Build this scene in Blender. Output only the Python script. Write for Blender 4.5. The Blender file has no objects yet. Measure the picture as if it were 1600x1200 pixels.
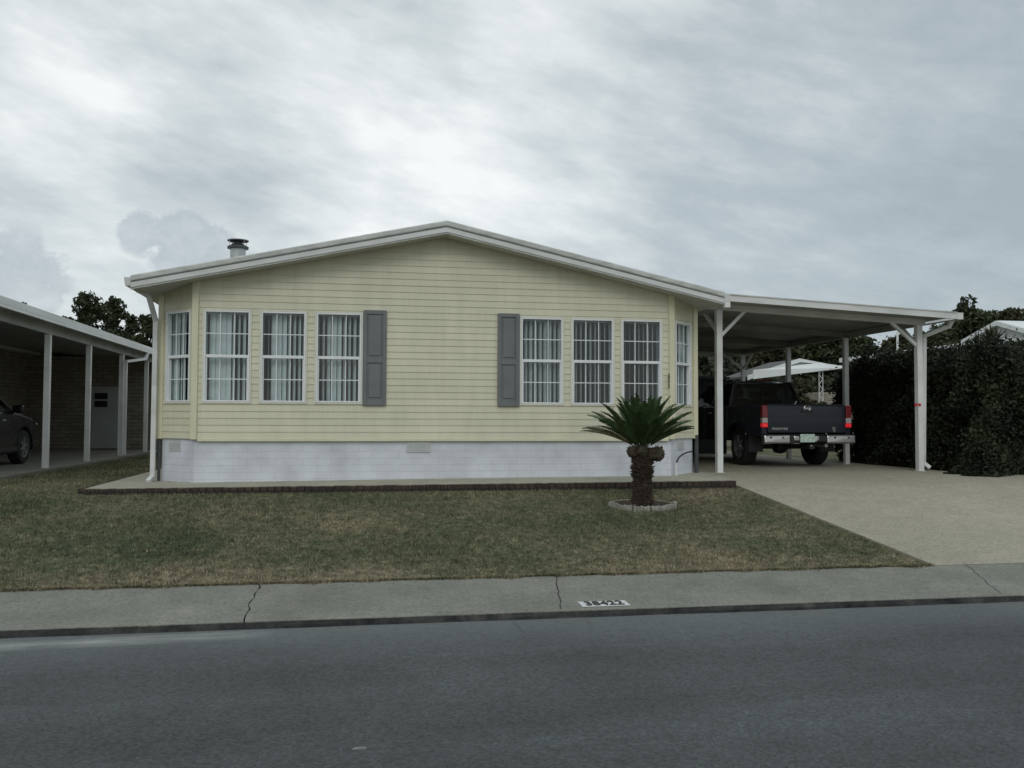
import bpy, math, random
import numpy as np
from mathutils import Vector, Matrix

random.seed(7)
rng = np.random.default_rng(11)
sc = bpy.context.scene
COL = sc.collection
R = math.radians

# ------------------------------------------------------------------ camera model (metres; X right along house front, Y away, Z up)
F = 1400.0
YAW, PITCH, ROLL = R(9.97), R(2.2), 0.0036
CAM = Vector((0, 0, 1.6))
fw = Vector((math.sin(YAW) * math.cos(PITCH), math.cos(YAW) * math.cos(PITCH), math.sin(PITCH)))
rt = Vector((math.cos(YAW), -math.sin(YAW), 0))
up = rt.cross(fw)
r2 = rt * math.cos(ROLL) + up * math.sin(ROLL)
u2 = up * math.cos(ROLL) - rt * math.sin(ROLL)
def ray(px, py):
    return (fw + r2 * ((px - 800) / F) + u2 * ((600 - py) / F)).normalized()
def atY(px, py, Y):
    d = ray(px, py); return CAM + d * (Y / d.y)
def atX(px, py, X):
    d = ray(px, py); return CAM + d * (X / d.x)
def atZ(px, py, Z):
    d = ray(px, py); return CAM + d * ((Z - CAM.z) / d.z)
cd = bpy.data.cameras.new('camera'); cam = bpy.data.objects.new('camera', cd); COL.objects.link(cam)
M = Matrix((r2, u2, -fw)).transposed().to_4x4(); M.translation = CAM
cam.matrix_world = M
cd.sensor_width = 36; cd.lens = 36 * F / 1600; cd.clip_end = 3000; cd.clip_start = 0.05
sc.camera = cam

# ------------------------------------------------------------------ materials
def newmat(name):
    m = bpy.data.materials.new(name); m.use_nodes = True
    nt = m.node_tree; b = nt.nodes['Principled BSDF']
    return m, nt, b
def N(nt, t, **k):
    n = nt.nodes.new(t)
    for a, v in k.items(): setattr(n, a, v)
    return n
def ramp(nt, stops, interp='LINEAR'):
    n = nt.nodes.new('ShaderNodeValToRGB'); r = n.color_ramp; r.interpolation = interp
    while len(r.elements) < len(stops): r.elements.new(0.5)
    for e, (p, c) in zip(r.elements, stops):
        e.position = p; e.color = (c[0], c[1], c[2], 1)
    return n
def coords(nt, scale=(1, 1, 1), kind='Object'):
    tc = N(nt, 'ShaderNodeTexCoord'); mp = N(nt, 'ShaderNodeMapping'); mp.inputs['Scale'].default_value = scale
    nt.links.new(tc.outputs[kind], mp.inputs[0]); return mp.outputs[0]
def world_pos(nt, scale=(1, 1, 1)):
    g = N(nt, 'ShaderNodeNewGeometry'); mp = N(nt, 'ShaderNodeMapping'); mp.inputs['Scale'].default_value = scale
    nt.links.new(g.outputs['Position'], mp.inputs[0]); return mp.outputs[0]
def noise(nt, vec, scale, detail=4, rough=0.55):
    n = N(nt, 'ShaderNodeTexNoise'); n.inputs['Scale'].default_value = scale; n.inputs['Detail'].default_value = detail
    n.inputs['Roughness'].default_value = rough; nt.links.new(vec, n.inputs['Vector']); return n.outputs['Fac']
def mth(nt, op, a, b=None, clamp=False):
    n = N(nt, 'ShaderNodeMath', operation=op, use_clamp=clamp)
    for i, v in enumerate((a, b)):
        if v is None: continue
        if isinstance(v, (int, float)): n.inputs[i].default_value = v
        else: nt.links.new(v, n.inputs[i])
    return n.outputs[0]
def mixc(nt, fac, a, b):
    n = N(nt, 'ShaderNodeMix', data_type='RGBA')
    for i, v in ((0, fac), (6, a), (7, b)):
        if isinstance(v, (int, float)): n.inputs[i].default_value = v
        elif isinstance(v, tuple): n.inputs[i].default_value = (v[0], v[1], v[2], 1)
        else: nt.links.new(v, n.inputs[i])
    return n.outputs[2]
def bump(nt, b, h, strength, dist=0.01):
    n = N(nt, 'ShaderNodeBump'); n.inputs['Strength'].default_value = strength; n.inputs['Distance'].default_value = dist
    nt.links.new(h, n.inputs['Height']); nt.links.new(n.outputs[0], b.inputs['Normal'])
def mat(name, c1, c2=None, scale=3.0, rough=0.6, metal=0.0, bmp=0.0, bscale=None, stretch=(1, 1, 1), detail=5, lo=0.35, hi=0.65, spec=0.5):
    m, nt, b = newmat(name)
    v = world_pos(nt, stretch)
    if c2 is None: c2 = tuple(x * 0.82 for x in c1)
    f = noise(nt, v, scale, detail)
    r = ramp(nt, [(lo, c2), (hi, c1)]); nt.links.new(f, r.inputs[0])
    nt.links.new(r.outputs[0], b.inputs['Base Color'])
    b.inputs['Roughness'].default_value = rough; b.inputs['Metallic'].default_value = metal
    b.inputs['Specular IOR Level'].default_value = spec
    if bmp: bump(nt, b, noise(nt, v, bscale or scale * 6, 4), bmp)
    return m
MT = {}
MT['cream'] = mat('cream_vinyl', (.645, .63, .47), (.59, .575, .42), 1.2, .55, bmp=.08, bscale=60)
def siding_mat():
    m, nt, b = newmat('weathered_cream_siding'); v = world_pos(nt)
    r = ramp(nt, [(.3, (.615, .592, .45)), (.7, (.685, .662, .50))]); nt.links.new(noise(nt, v, 1.1, 6, .6), r.inputs[0])
    st = ramp(nt, [(.25, (.90, .90, .885)), (.6, (1.02,) * 3)]); nt.links.new(noise(nt, world_pos(nt, (5, 5, .6)), 1.4, 6, .65), st.inputs[0])
    sp = N(nt, 'ShaderNodeSeparateXYZ'); nt.links.new(v, sp.inputs[0])
    cell = N(nt, 'ShaderNodeTexWhiteNoise', noise_dimensions='2D'); cx = N(nt, 'ShaderNodeCombineXYZ')
    nt.links.new(mth(nt, 'FLOOR', mth(nt, 'DIVIDE', mth(nt, 'SUBTRACT', sp.outputs[2], 1.29), .1)), cx.inputs[0]); nt.links.new(cx.outputs[0], cell.inputs['Vector'])
    bd = ramp(nt, [(0, (.965,) * 3), (1, (1.02,) * 3)]); nt.links.new(cell.outputs['Value'], bd.inputs[0])
    c = r.outputs[0]
    for o in (st.outputs[0], bd.outputs[0]):
        mm = N(nt, 'ShaderNodeMix', data_type='RGBA', blend_type='MULTIPLY'); mm.inputs[0].default_value = 1; nt.links.new(c, mm.inputs[6]); nt.links.new(o, mm.inputs[7]); c = mm.outputs[2]
    nt.links.new(c, b.inputs['Base Color']); b.inputs['Roughness'].default_value = .5
    bump(nt, b, noise(nt, world_pos(nt, (1, 1, 3)), 2.2, 3), .25, .012); return m
MT['cream'] = siding_mat()
MT['creamtrim'] = mat('cream_trim', (.70, .672, .49), (.645, .615, .435), 2, .5)
MT['white'] = mat('white_paint', (.78, .79, .78), (.66, .67, .65), 2.5, .45)
MT['whitemetal'] = mat('white_aluminium', (.70, .71, .70), (.55, .56, .54), 1.5, .4, stretch=(1, .3, 3))
MT['roofedge'] = mat('weathered_roof_edge', (.60, .61, .58), (.42, .43, .40), 2.2, .55, stretch=(1.5, 1, 5))
MT['frame'] = mat('white_window_frame', (.80, .82, .82), (.74, .76, .76), 4, .35)
MT['casing'] = mat('window_casing', (.70, .70, .60), (.64, .64, .54), 3, .45)
MT['vent'] = mat('pale_vent', (.56, .58, .57), (.50, .52, .51), 10, .5)
MT['soffit'] = mat('soffit_panel', (.52, .51, .45), (.44, .43, .38), 2, .6)
MT['shutter'] = mat('grey_shutter', (.165, .175, .178), (.135, .145, .148), 3, .5)
MT['pan'] = mat('carport_pan', (.38, .385, .36), (.25, .25, .235), 1.5, .5)
MT['dark'] = mat('dark_void', (.02, .02, .022), (.012, .012, .013), 4, .8)
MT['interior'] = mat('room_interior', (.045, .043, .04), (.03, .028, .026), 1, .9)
MT['vane'] = mat('blind_vane', (.58, .645, .64), (.50, .56, .56), 6, .6)
MT['rubber'] = mat('tyre_rubber', (.018, .018, .019), (.012, .012, .013), 30, .75, bmp=.2)
MT['chrome'] = mat('brushed_chrome', (.50, .49, .46), (.40, .39, .37), 4, .30, metal=1.0)
MT['rim'] = mat('alloy_rim', (.42, .43, .44), (.3, .31, .32), 6, .35, metal=.8)
MT['blackplastic'] = mat('black_plastic', (.02, .02, .021), (.014, .014, .015), 20, .5)
MT['bark'] = mat('tree_bark', (.09, .075, .055), (.05, .04, .03), 12, .9, bmp=.6, stretch=(1, 1, .2))
MT['ventgrey'] = mat('grey_vent', (.46, .48, .48), (.38, .40, .40), 10, .5)
MT['redplastic'] = mat('red_reflector', (.62, .02, .02), (.5, .015, .015), 10, .25)
MT['edging'] = mat('concrete_edging', (.36, .35, .31), (.22, .21, .18), 9, .85, bmp=.4)
MT['digit'] = mat('dark_digits', (.035, .03, .025), (.02, .018, .015), 10, .5)
MT['darkgrey'] = mat('grey_pipe_and_shadow', (.06, .07, .075), (.04, .045, .05), 6, .6)
MT['tanwall'] = mat('tan_siding', (.24, .215, .17), (.20, .18, .14), 1.5, .7)
MT['door'] = mat('pale_door', (.50, .54, .52), (.44, .47, .46), 2, .5)
MT['farwhite'] = mat('far_white_metal', (.78, .80, .79), (.68, .70, .69), .7, .5)
MT['farwall'] = mat('far_wall', (.50, .51, .50), (.42, .43, .42), .8, .7)
MT['farroof'] = mat('far_roof', (.60, .61, .58), (.5, .51, .48), .8, .6)
MT['shaderoof'] = mat('painted_shade_roof', (.085, .085, .08), (.06, .06, .056), 1, .8)  # white roof darkened: its shade is put into the colour
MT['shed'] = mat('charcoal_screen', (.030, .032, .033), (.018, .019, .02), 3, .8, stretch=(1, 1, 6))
MT['galv'] = mat('galvanised_flue', (.45, .46, .46), (.34, .35, .35), 6, .4, metal=.4)

def painted_car(name, c):
    m, nt, b = newmat(name)
    b.inputs['Base Color'].default_value = (*c, 1); b.inputs['Roughness'].default_value = .28
    b.inputs['Coat Weight'].default_value = .35; b.inputs['Specular IOR Level'].default_value = .35; b.inputs['Coat Roughness'].default_value = .05
    v = world_pos(nt); f = noise(nt, v, 5, 4)
    r = ramp(nt, [(.3, (.22,) * 3), (.7, (.42,) * 3)]); nt.links.new(f, r.inputs[0]); nt.links.new(r.outputs[0], b.inputs['Roughness'])
    return m
MT['navy'] = painted_car('dark_navy_car_paint', (.006, .009, .020))
MT['charcoalpaint'] = painted_car('charcoal_car_paint', (.004, .005, .007)); MT['charcoalpaint'].node_tree.nodes['Principled BSDF'].inputs['Coat Weight'].default_value = .12; MT['charcoalpaint'].node_tree.nodes['Principled BSDF'].inputs['Specular IOR Level'].default_value = .12

def glass(name, tint, refl=.10, trans=.85, k=.9):
    m = bpy.data.materials.new(name); m.use_nodes = True; nt = m.node_tree; nt.nodes.clear()
    o = N(nt, 'ShaderNodeOutputMaterial'); t = N(nt, 'ShaderNodeBsdfTransparent'); g = N(nt, 'ShaderNodeBsdfGlossy'); mx = N(nt, 'ShaderNodeMixShader')
    t.inputs[0].default_value = (*tint, 1); g.inputs['Roughness'].default_value = .02
    ge = N(nt, 'ShaderNodeNewGeometry'); dp = N(nt, 'ShaderNodeVectorMath', operation='DOT_PRODUCT'); nt.links.new(ge.outputs['Normal'], dp.inputs[0]); nt.links.new(ge.outputs['Incoming'], dp.inputs[1])
    om = mth(nt, 'SUBTRACT', 1.0, mth(nt, 'ABSOLUTE', dp.outputs['Value']), True)
    f = mth(nt, 'ADD', mth(nt, 'MULTIPLY', mth(nt, 'POWER', om, 5.0), k), .04 + refl, True)
    v = world_pos(nt); h = noise(nt, v, .8, 1); bn = N(nt, 'ShaderNodeBump'); bn.inputs['Strength'].default_value = .06; bn.inputs['Distance'].default_value = .02
    nt.links.new(h, bn.inputs['Height']); nt.links.new(bn.outputs[0], g.inputs['Normal'])
    nt.links.new(f, mx.inputs[0]); nt.links.new(t.outputs[0], mx.inputs[1]); nt.links.new(g.outputs[0], mx.inputs[2]); nt.links.new(mx.outputs[0], o.inputs[0])
    return m
MT['glass'] = glass('window_glass', (.92, .97, .97), .03)
MT['autoglass'] = glass('tinted_auto_glass', (.26, .32, .31), .03)
MT['sideglass'] = glass('tinted_side_glass', (.16, .19, .19), -.01, k=.10)
MT['rearglass'] = glass('rear_auto_glass', (.22, .27, .27), .16)
MT['darkglass'] = glass('dark_auto_glass', (.06, .07, .08), .05)

def lamp_mat(name, c, e):
    m, nt, b = newmat(name); b.inputs['Base Color'].default_value = (*c, 1); b.inputs['Roughness'].default_value = .15
    if e: b.inputs['Emission Color'].default_value = (*c, 1); b.inputs['Emission Strength'].default_value = e
    return m
MT['redlens'] = lamp_mat('red_lamp_lens', (.17, .008, .010), 0)
MT['redglint'] = lamp_mat('red_glint_lens', (.75, .015, .02), .28)  # imitates a flash glint on the reflector by colour and glow
MT['clearlens'] = lamp_mat('clear_lamp_lens', (.40, .36, .35), 0)

# asphalt
def mk_asphalt():
    m, nt, b = newmat('worn_asphalt'); v = world_pos(nt)
    big = noise(nt, v, .5, 5, .6); fine = noise(nt, v, 60, 4, .85); mid = noise(nt, v, 14, 5, .7)
    r = ramp(nt, [(.35, (.060, .065, .066)), (.62, (.090, .097, .097))]); nt.links.new(big, r.inputs[0])
    vo = N(nt, 'ShaderNodeTexVoronoi'); vo.inputs['Scale'].default_value = 62; nt.links.new(v, vo.inputs['Vector']); sx_ = N(nt, 'ShaderNodeSeparateColor'); nt.links.new(vo.outputs['Color'], sx_.inputs[0])
    lane = noise(nt, world_pos(nt, (.12, 1.1, 1)), 1.6, 4, .6)
    fine = mth(nt, 'ADD', mth(nt, 'ADD', mth(nt, 'MULTIPLY', fine, .45), mth(nt, 'MULTIPLY', sx_.outputs[0], .32)), mth(nt, 'ADD', mth(nt, 'MULTIPLY', lane, .34), mth(nt, 'MULTIPLY', mid, .16)))
    r2_ = ramp(nt, [(.34, (.40,) * 3), (.50, (.68,) * 3), (.64, (.90,) * 3), (.80, (1.15,) * 3), (.92, (1.7,) * 3)]); nt.links.new(fine, r2_.inputs[0])
    mm = N(nt, 'ShaderNodeMix', data_type='RGBA', blend_type='MULTIPLY'); mm.inputs[0].default_value = 1
    nt.links.new(r.outputs[0], mm.inputs[6]); nt.links.new(r2_.outputs[0], mm.inputs[7])
    # pale sandy dust along the kerb
    sp = N(nt, 'ShaderNodeSeparateXYZ'); nt.links.new(v, sp.inputs[0])
    d = mth(nt, 'MULTIPLY', mth(nt, 'SUBTRACT', sp.outputs[1], 5.75), .78)          # 0 at y 5.75 -> 1 at kerb
    dust = mth(nt, 'ADD', d, mth(nt, 'MULTIPLY', mth(nt, 'SUBTRACT', mid, .5), .9))
    dust = mth(nt, 'MULTIPLY', mth(nt, 'SUBTRACT', dust, .15, True), .50, True)
    c1 = mixc(nt, dust, mm.outputs[2], (.20, .215, .215))
    # drift of sand at the left
    a = mth(nt, 'SUBTRACT', 1.0, mth(nt, 'MULTIPLY', mth(nt, 'ABSOLUTE', mth(nt, 'SUBTRACT', sp.outputs[1], mth(nt, 'ADD', 6.86, mth(nt, 'MULTIPLY', mth(nt, 'ADD', sp.outputs[0], 1.6), .05)))), 6.0), True)
    bx = mth(nt, 'SUBTRACT', 1.0, mth(nt, 'MULTIPLY', mth(nt, 'ABSOLUTE', mth(nt, 'ADD', sp.outputs[0], 1.75)), .85), True)
    nn = noise(nt, world_pos(nt, (.8, 4, 1)), 2.2, 4, .6)
    s = mth(nt, 'MULTIPLY', mth(nt, 'MULTIPLY', a, mth(nt, 'SQRT', bx)), mth(nt, 'MULTIPLY', mth(nt, 'SUBTRACT', nn, .28, True), 3.2), True)
    c2 = mixc(nt, s, c1, (.34, .345, .325))
    nt.links.new(c2, b.inputs['Base Color']); b.inputs['Roughness'].default_value = .85
    b.inputs['Specular IOR Level'].default_value = .3
    bump(nt, b, noise(nt, v, 55, 4, .85), .35, .008)
    return m
MT['asphalt'] = mk_asphalt()
def mk_concrete(name, ca, cb, stain, sc_=1.1, st=(1, 1, 1)):
    m, nt, b = newmat(name); v = world_pos(nt, st); v1 = world_pos(nt)
    r = ramp(nt, [(.3, cb), (.68, ca)]); nt.links.new(noise(nt, v, sc_, 6, .6), r.inputs[0])
    f2 = ramp(nt, [(.56, (0,) * 3), (.75, (.55,) * 3)]); nt.links.new(noise(nt, v, 2.7, 6, .65), f2.inputs[0])
    c = mixc(nt, f2.outputs[0], r.outputs[0], stain)
    vo = N(nt, 'ShaderNodeTexVoronoi'); vo.inputs['Scale'].default_value = 55; nt.links.new(v1, vo.inputs['Vector']); sx_ = N(nt, 'ShaderNodeSeparateColor'); nt.links.new(vo.outputs['Color'], sx_.inputs[0])
    g_ = mth(nt, 'ADD', mth(nt, 'MULTIPLY', noise(nt, v1, 34, 5, .8), .55), mth(nt, 'ADD', mth(nt, 'MULTIPLY', sx_.outputs[0], .22), mth(nt, 'MULTIPLY', noise(nt, v1, 4.5, 6, .75), .35)))
    f3 = ramp(nt, [(.36, (.66,) * 3), (.56, (.97,) * 3), (.76, (1.25,) * 3)]); nt.links.new(g_, f3.inputs[0])
    mm = N(nt, 'ShaderNodeMix', data_type='RGBA', blend_type='MULTIPLY'); mm.inputs[0].default_value = 1
    nt.links.new(c, mm.inputs[6]); nt.links.new(f3.outputs[0], mm.inputs[7]); nt.links.new(mm.outputs[2], b.inputs['Base Color'])
    b.inputs['Roughness'].default_value = .88; b.inputs['Specular IOR Level'].default_value = .3
    bump(nt, b, noise(nt, v1, 70, 4, .7), .25, .005)
    return m
MT['sidewalk'] = mk_concrete('sidewalk_concrete', (.228, .230, .196), (.166, .168, .142), (.28, .266, .215))
MT['drive'] = mk_concrete('driveway_concrete', (.385, .355, .275), (.315, .29, .225), (.29, .27, .21), .4)
MT['patio'] = mk_concrete('patio_concrete', (.40, .385, .30), (.32, .30, .24), (.25, .24, .19), 1.5)
MT['kerb'] = mk_concrete('dark_kerb_face', (.055, .052, .050), (.012, .012, .013), (.13, .125, .11), 5, (1, 1, 1))
MT['slab'] = mk_concrete('neighbour_slab', (.24, .235, .20), (.18, .175, .15), (.15, .15, .13), 1.0)

def mk_lawnmat(name, boost=1.0, isl=False):
    m, nt, b = newmat(name); v = world_pos(nt)
    sp = N(nt, 'ShaderNodeSeparateXYZ'); nt.links.new(v, sp.inputs[0])
    a = noise(nt, v, 1.1, 6, .65); a2 = noise(nt, v, 5.5, 5, .7)
    a3 = noise(nt, v, .45, 3, .5); f = mth(nt, 'ADD', mth(nt, 'ADD', mth(nt, 'MULTIPLY', a, .52), mth(nt, 'MULTIPLY', a2, .42)), mth(nt, 'MULTIPLY', mth(nt, 'SUBTRACT', a3, .46), .5))
    edge = mth(nt, 'MULTIPLY', mth(nt, 'SUBTRACT', 9.35, sp.outputs[1], True), .16)   # drier near the pavement
    f = mth(nt, 'ADD', f, edge)
    k = boost
    r = ramp(nt, [(.33, (.038 * k, .046 * k, .026 * k)), (.45, (.058 * k, .063 * k, .036 * k)), (.55, (.080 * k, .076 * k, .047 * k)), (.68, (.120 * k, .104 * k, .070 * k))])
    nt.links.new(f, r.inputs[0])
    gi = N(nt, 'ShaderNodeNewGeometry')
    fine = ramp(nt, [(.34, (.34,) * 3), (.5, (.98,) * 3), (.68, (2.05,) * 3)]); nt.links.new(mth(nt, 'ADD', mth(nt, 'MULTIPLY', noise(nt, v, 11, 6, .8), .75), mth(nt, 'MULTIPLY', gi.outputs['Random Per Island'] if isl else noise(nt, v, 70, 2), .25)), fine.inputs[0])
    mm = N(nt, 'ShaderNodeMix', data_type='RGBA', blend_type='MULTIPLY'); mm.inputs[0].default_value = 1
    nt.links.new(r.outputs[0], mm.inputs[6]); nt.links.new(fine.outputs[0], mm.inputs[7]); nt.links.new(mm.outputs[2], b.inputs['Base Color'])
    b.inputs['Roughness'].default_value = .95; b.inputs['Specular IOR Level'].default_value = .15
    bump(nt, b, noise(nt, v, 40, 4, .8), .7, .03)
    return m
MT['lawn'] = mk_lawnmat('dry_lawn_ground', 1.8)
MT['blade'] = mk_lawnmat('grass_blades', 2.6, True)
MT['mulch'] = mat('bark_mulch', (.07, .05, .035), (.035, .026, .02), 25, .95, bmp=.8)

def leafmat(name, ca, cb, scale=1.2):
    m, nt, b = newmat(name); v = world_pos(nt)
    f = noise(nt, v, scale, 4, .6)
    r = ramp(nt, [(.35, cb), (.65, ca)]); nt.links.new(f, r.inputs[0])
    gi = N(nt, 'ShaderNodeNewGeometry'); fine = ramp(nt, [(.0, (.7,) * 3), (1.0, (1.3,) * 3)]); nt.links.new(gi.outputs['Random Per Island'], fine.inputs[0])
    mm = N(nt, 'ShaderNodeMix', data_type='RGBA', blend_type='MULTIPLY'); mm.inputs[0].default_value = 1
    nt.links.new(r.outputs[0], mm.inputs[6]); nt.links.new(fine.outputs[0], mm.inputs[7]); nt.links.new(mm.outputs[2], b.inputs['Base Color'])
    b.inputs['Roughness'].default_value = .65; b.inputs['Specular IOR Level'].default_value = .25
    return m
MT['leaf1'] = leafmat('tree_foliage', (.055, .068, .030), (.032, .042, .020))
MT['leaf2'] = leafmat('brown_green_foliage', (.075, .070, .038), (.040, .045, .022))
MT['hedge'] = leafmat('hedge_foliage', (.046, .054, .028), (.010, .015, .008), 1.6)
MT['frond'] = leafmat('sago_frond', (.060, .098, .036), (.034, .062, .022), 5)
MT['sagobark'] = mat('sago_trunk', (.075, .052, .034), (.030, .020, .014), 22, .95, bmp=.8)
MT['pup'] = mat('sago_pup', (.10, .078, .055), (.045, .034, .024), 25, .95, bmp=.7)

def brickmat(name, c1, c2, mortar, sx, sy, msize=.02, bmp=.5, rough=.7):
    m, nt, b = newmat(name)
    g = N(nt, 'ShaderNodeNewGeometry'); sp = N(nt, 'ShaderNodeSeparateXYZ'); nt.links.new(g.outputs['Position'], sp.inputs[0])
    cb = N(nt, 'ShaderNodeCombineXYZ'); nt.links.new(mth(nt, 'ADD', sp.outputs[0], mth(nt, 'MULTIPLY', sp.outputs[1], 1.0)), cb.inputs[0]); nt.links.new(sp.outputs[2], cb.inputs[1])
    br = N(nt, 'ShaderNodeTexBrick'); nt.links.new(cb.outputs[0], br.inputs['Vector'])
    br.inputs['Color1'].default_value = (*c1, 1); br.inputs['Color2'].default_value = (*c2, 1); br.inputs['Mortar'].default_value = (*mortar, 1)
    br.inputs['Scale'].default_value = 1; br.inputs['Mortar Size'].default_value = msize; br.inputs['Brick Width'].default_value = sx; br.inputs['Row Height'].default_value = sy
    st = ramp(nt, [(.3, (.80,) * 3), (.65, (1.03,) * 3)]); nt.links.new(noise(nt, world_pos(nt), 2.3, 5), st.inputs[0])
    mm = N(nt, 'ShaderNodeMix', data_type='RGBA', blend_type='MULTIPLY'); mm.inputs[0].default_value = 1
    nt.links.new(br.outputs[0], mm.inputs[6]); nt.links.new(st.outputs[0], mm.inputs[7]); nt.links.new(mm.outputs[2], b.inputs['Base Color'])
    b.inputs['Roughness'].default_value = rough
    inv = mth(nt, 'SUBTRACT', 1.0, br.outputs['Fac']); bump(nt, b, inv, bmp, .006)
    return m
MT['skirt'] = brickmat('white_painted_brick', (.68, .70, .75), (.66, .68, .73), (.60, .62, .66), .40, .10, .006, .3)
MT['tanwall'] = brickmat('tan_block_wall', (.36, .32, .26), (.27, .235, .19), (.20, .18, .15), .34, .11, .014, .5, .85)
MT['redbrick'] = brickmat('dark_brick_edging', (.085, .056, .040), (.042, .031, .025), (.030, .026, .022), .10, .30, .012, .8, .9)

# ------------------------------------------------------------------ mesh builder
WL = {}
def tag(o, label=None, cat=None, group=None, kind=None):
    if label: o['label'] = label
    if cat: o['category'] = cat
    if group: o['group'] = group
    if kind: o['kind'] = kind
    return o
def empty(name, loc, label, cat, group=None, rz=0):
    o = bpy.data.objects.new(name, None); COL.objects.link(o); o.location = loc; o.rotation_euler[2] = rz
    o.empty_display_size = .2
    WL[o] = Vector(loc); return tag(o, label, cat, group)
class MB:
    def __init__(s): s.v = []; s.f = []
    def add(s, vs, fs):
        n = len(s.v); s.v += [tuple(p) for p in vs]; s.f += [tuple(i + n for i in f) for f in fs]; return s
    def hexa(s, p):   # 8 points: bottom 0-3 ccw, top 4-7
        return s.add(p, [(3, 2, 1, 0), (4, 5, 6, 7), (0, 1, 5, 4), (1, 2, 6, 5), (2, 3, 7, 6), (3, 0, 4, 7)])
    def box(s, x0, x1, y0, y1, z0, z1):
        return s.hexa([(x0, y0, z0), (x1, y0, z0), (x1, y1, z0), (x0, y1, z0), (x0, y0, z1), (x1, y0, z1), (x1, y1, z1), (x0, y1, z1)])
    def lbox(s, O, U, Nn, u0, u1, n0, n1, z0, z1):
        P = lambda u, n, z: O + U * u + Nn * n + Vector((0, 0, z))
        return s.hexa([P(u0, n1, z0), P(u1, n1, z0), P(u1, n0, z0), P(u0, n0, z0), P(u0, n1, z1), P(u1, n1, z1), P(u1, n0, z1), P(u0, n0, z1)])
    def beam(s, a, b, w, h, upv=Vector((0, 0, 1))):
        a = Vector(a); b = Vector(b); d = (b - a).normalized(); sd = d.cross(upv)
        if sd.length < 1e-4: sd = Vector((1, 0, 0))
        sd.normalize(); u = sd.cross(d)
        q = [(-w / 2, -h / 2), (w / 2, -h / 2), (w / 2, h / 2), (-w / 2, h / 2)]
        vs = [a + sd * x + u * y for x, y in q] + [b + sd * x + u * y for x, y in q]
        return s.add(vs, [(0, 1, 2, 3), (7, 6, 5, 4), (0, 4, 5, 1), (1, 5, 6, 2), (2, 6, 7, 3), (3, 7, 4, 0)])
    def prism(s, poly, axis, a, b):   # poly 2D in the two other axes, extruded along axis
        def P(p, t):
            return {'x': (t, p[0], p[1]), 'y': (p[0], t, p[1]), 'z': (p[0], p[1], t)}[axis]
        n = len(poly); vs = [P(p, a) for p in poly] + [P(p, b) for p in poly]
        return s.add(vs, [tuple(range(n)), tuple(range(2 * n - 1, n - 1, -1))] + [(i, n + i, n + (i + 1) % n, (i + 1) % n) for i in range(n)])
    def tube(s, pts, r, seg=8, caps=True):
        pts = [Vector(p) for p in pts]; rs = r if isinstance(r, (list, tuple)) else [r] * len(pts); n0 = len(s.v); ref = None
        for i, p in enumerate(pts):
            d = (pts[min(i + 1, len(pts) - 1)] - pts[max(i - 1, 0)]).normalized()
            if ref is None: ref = Vector((1, 0, 0)) if abs(d.x) < .8 else Vector((0, 1, 0))
            a = d.cross(ref).normalized(); b = d.cross(a); ref = -d.cross(a).cross(d) if False else ref
            for k in range(seg):
                t = 2 * math.pi * k / seg; s.v.append(tuple(p + (a * math.cos(t) + b * math.sin(t)) * rs[i]))
        for i in range(len(pts) - 1):
            for k in range(seg):
                s.f.append((n0 + i * seg + k, n0 + i * seg + (k + 1) % seg, n0 + (i + 1) * seg + (k + 1) % seg, n0 + (i + 1) * seg + k))
        if caps:
            s.f.append(tuple(n0 + k for k in range(seg - 1, -1, -1))); e = n0 + (len(pts) - 1) * seg; s.f.append(tuple(e + k for k in range(seg)))
        return s
    def lathe(s, c, prof, seg=24, axis='z'):   # prof (r, t)
        n0 = len(s.v); c = Vector(c)
        for r, t in prof:
            for k in range(seg):
                a = 2 * math.pi * k / seg
                o = {'z': (r * math.cos(a), r * math.sin(a), t), 'x': (t, r * math.cos(a), r * math.sin(a)), 'y': (r * math.cos(a), t, r * math.sin(a))}[axis]
                s.v.append(tuple(c + Vector(o)))
        for i in range(len(prof) - 1):
            for k in range(seg):
                s.f.append((n0 + i * seg + k, n0 + i * seg + (k + 1) % seg, n0 + (i + 1) * seg + (k + 1) % seg, n0 + (i + 1) * seg + k))
        return s
    def build(s, name, m, parent=None, bevel=0, smooth=False, subtract=True, solid=0, autos=False):
        me = bpy.data.meshes.new(name)
        off = WL.get(parent, Vector((0, 0, 0))) if (parent is not None and subtract) else Vector((0, 0, 0))
        me.from_pydata([(p[0] - off.x, p[1] - off.y, p[2] - off.z) for p in s.v], [], s.f); me.update()
        import bmesh
        bm = bmesh.new(); bm.from_mesh(me); bmesh.ops.recalc_face_normals(bm, faces=bm.faces); bm.to_mesh(me); bm.free()
        me.materials.append(MT[m] if isinstance(m, str) else m)
        o = bpy.data.objects.new(name, me); COL.objects.link(o)
        if parent is not None: o.parent = parent
        WL[o] = off
        if bevel:
            b = o.modifiers.new('bevel', 'BEVEL'); b.width = bevel; b.segments = 2; b.limit_method = 'ANGLE'; b.angle_limit = R(35)
        if solid:
            q = o.modifiers.new('solid', 'SOLIDIFY'); q.thickness = solid
        if smooth:
            for p in me.polygons: p.use_smooth = True
        return o
def structure(o, label=None): o['kind'] = 'structure'; return o
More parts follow.
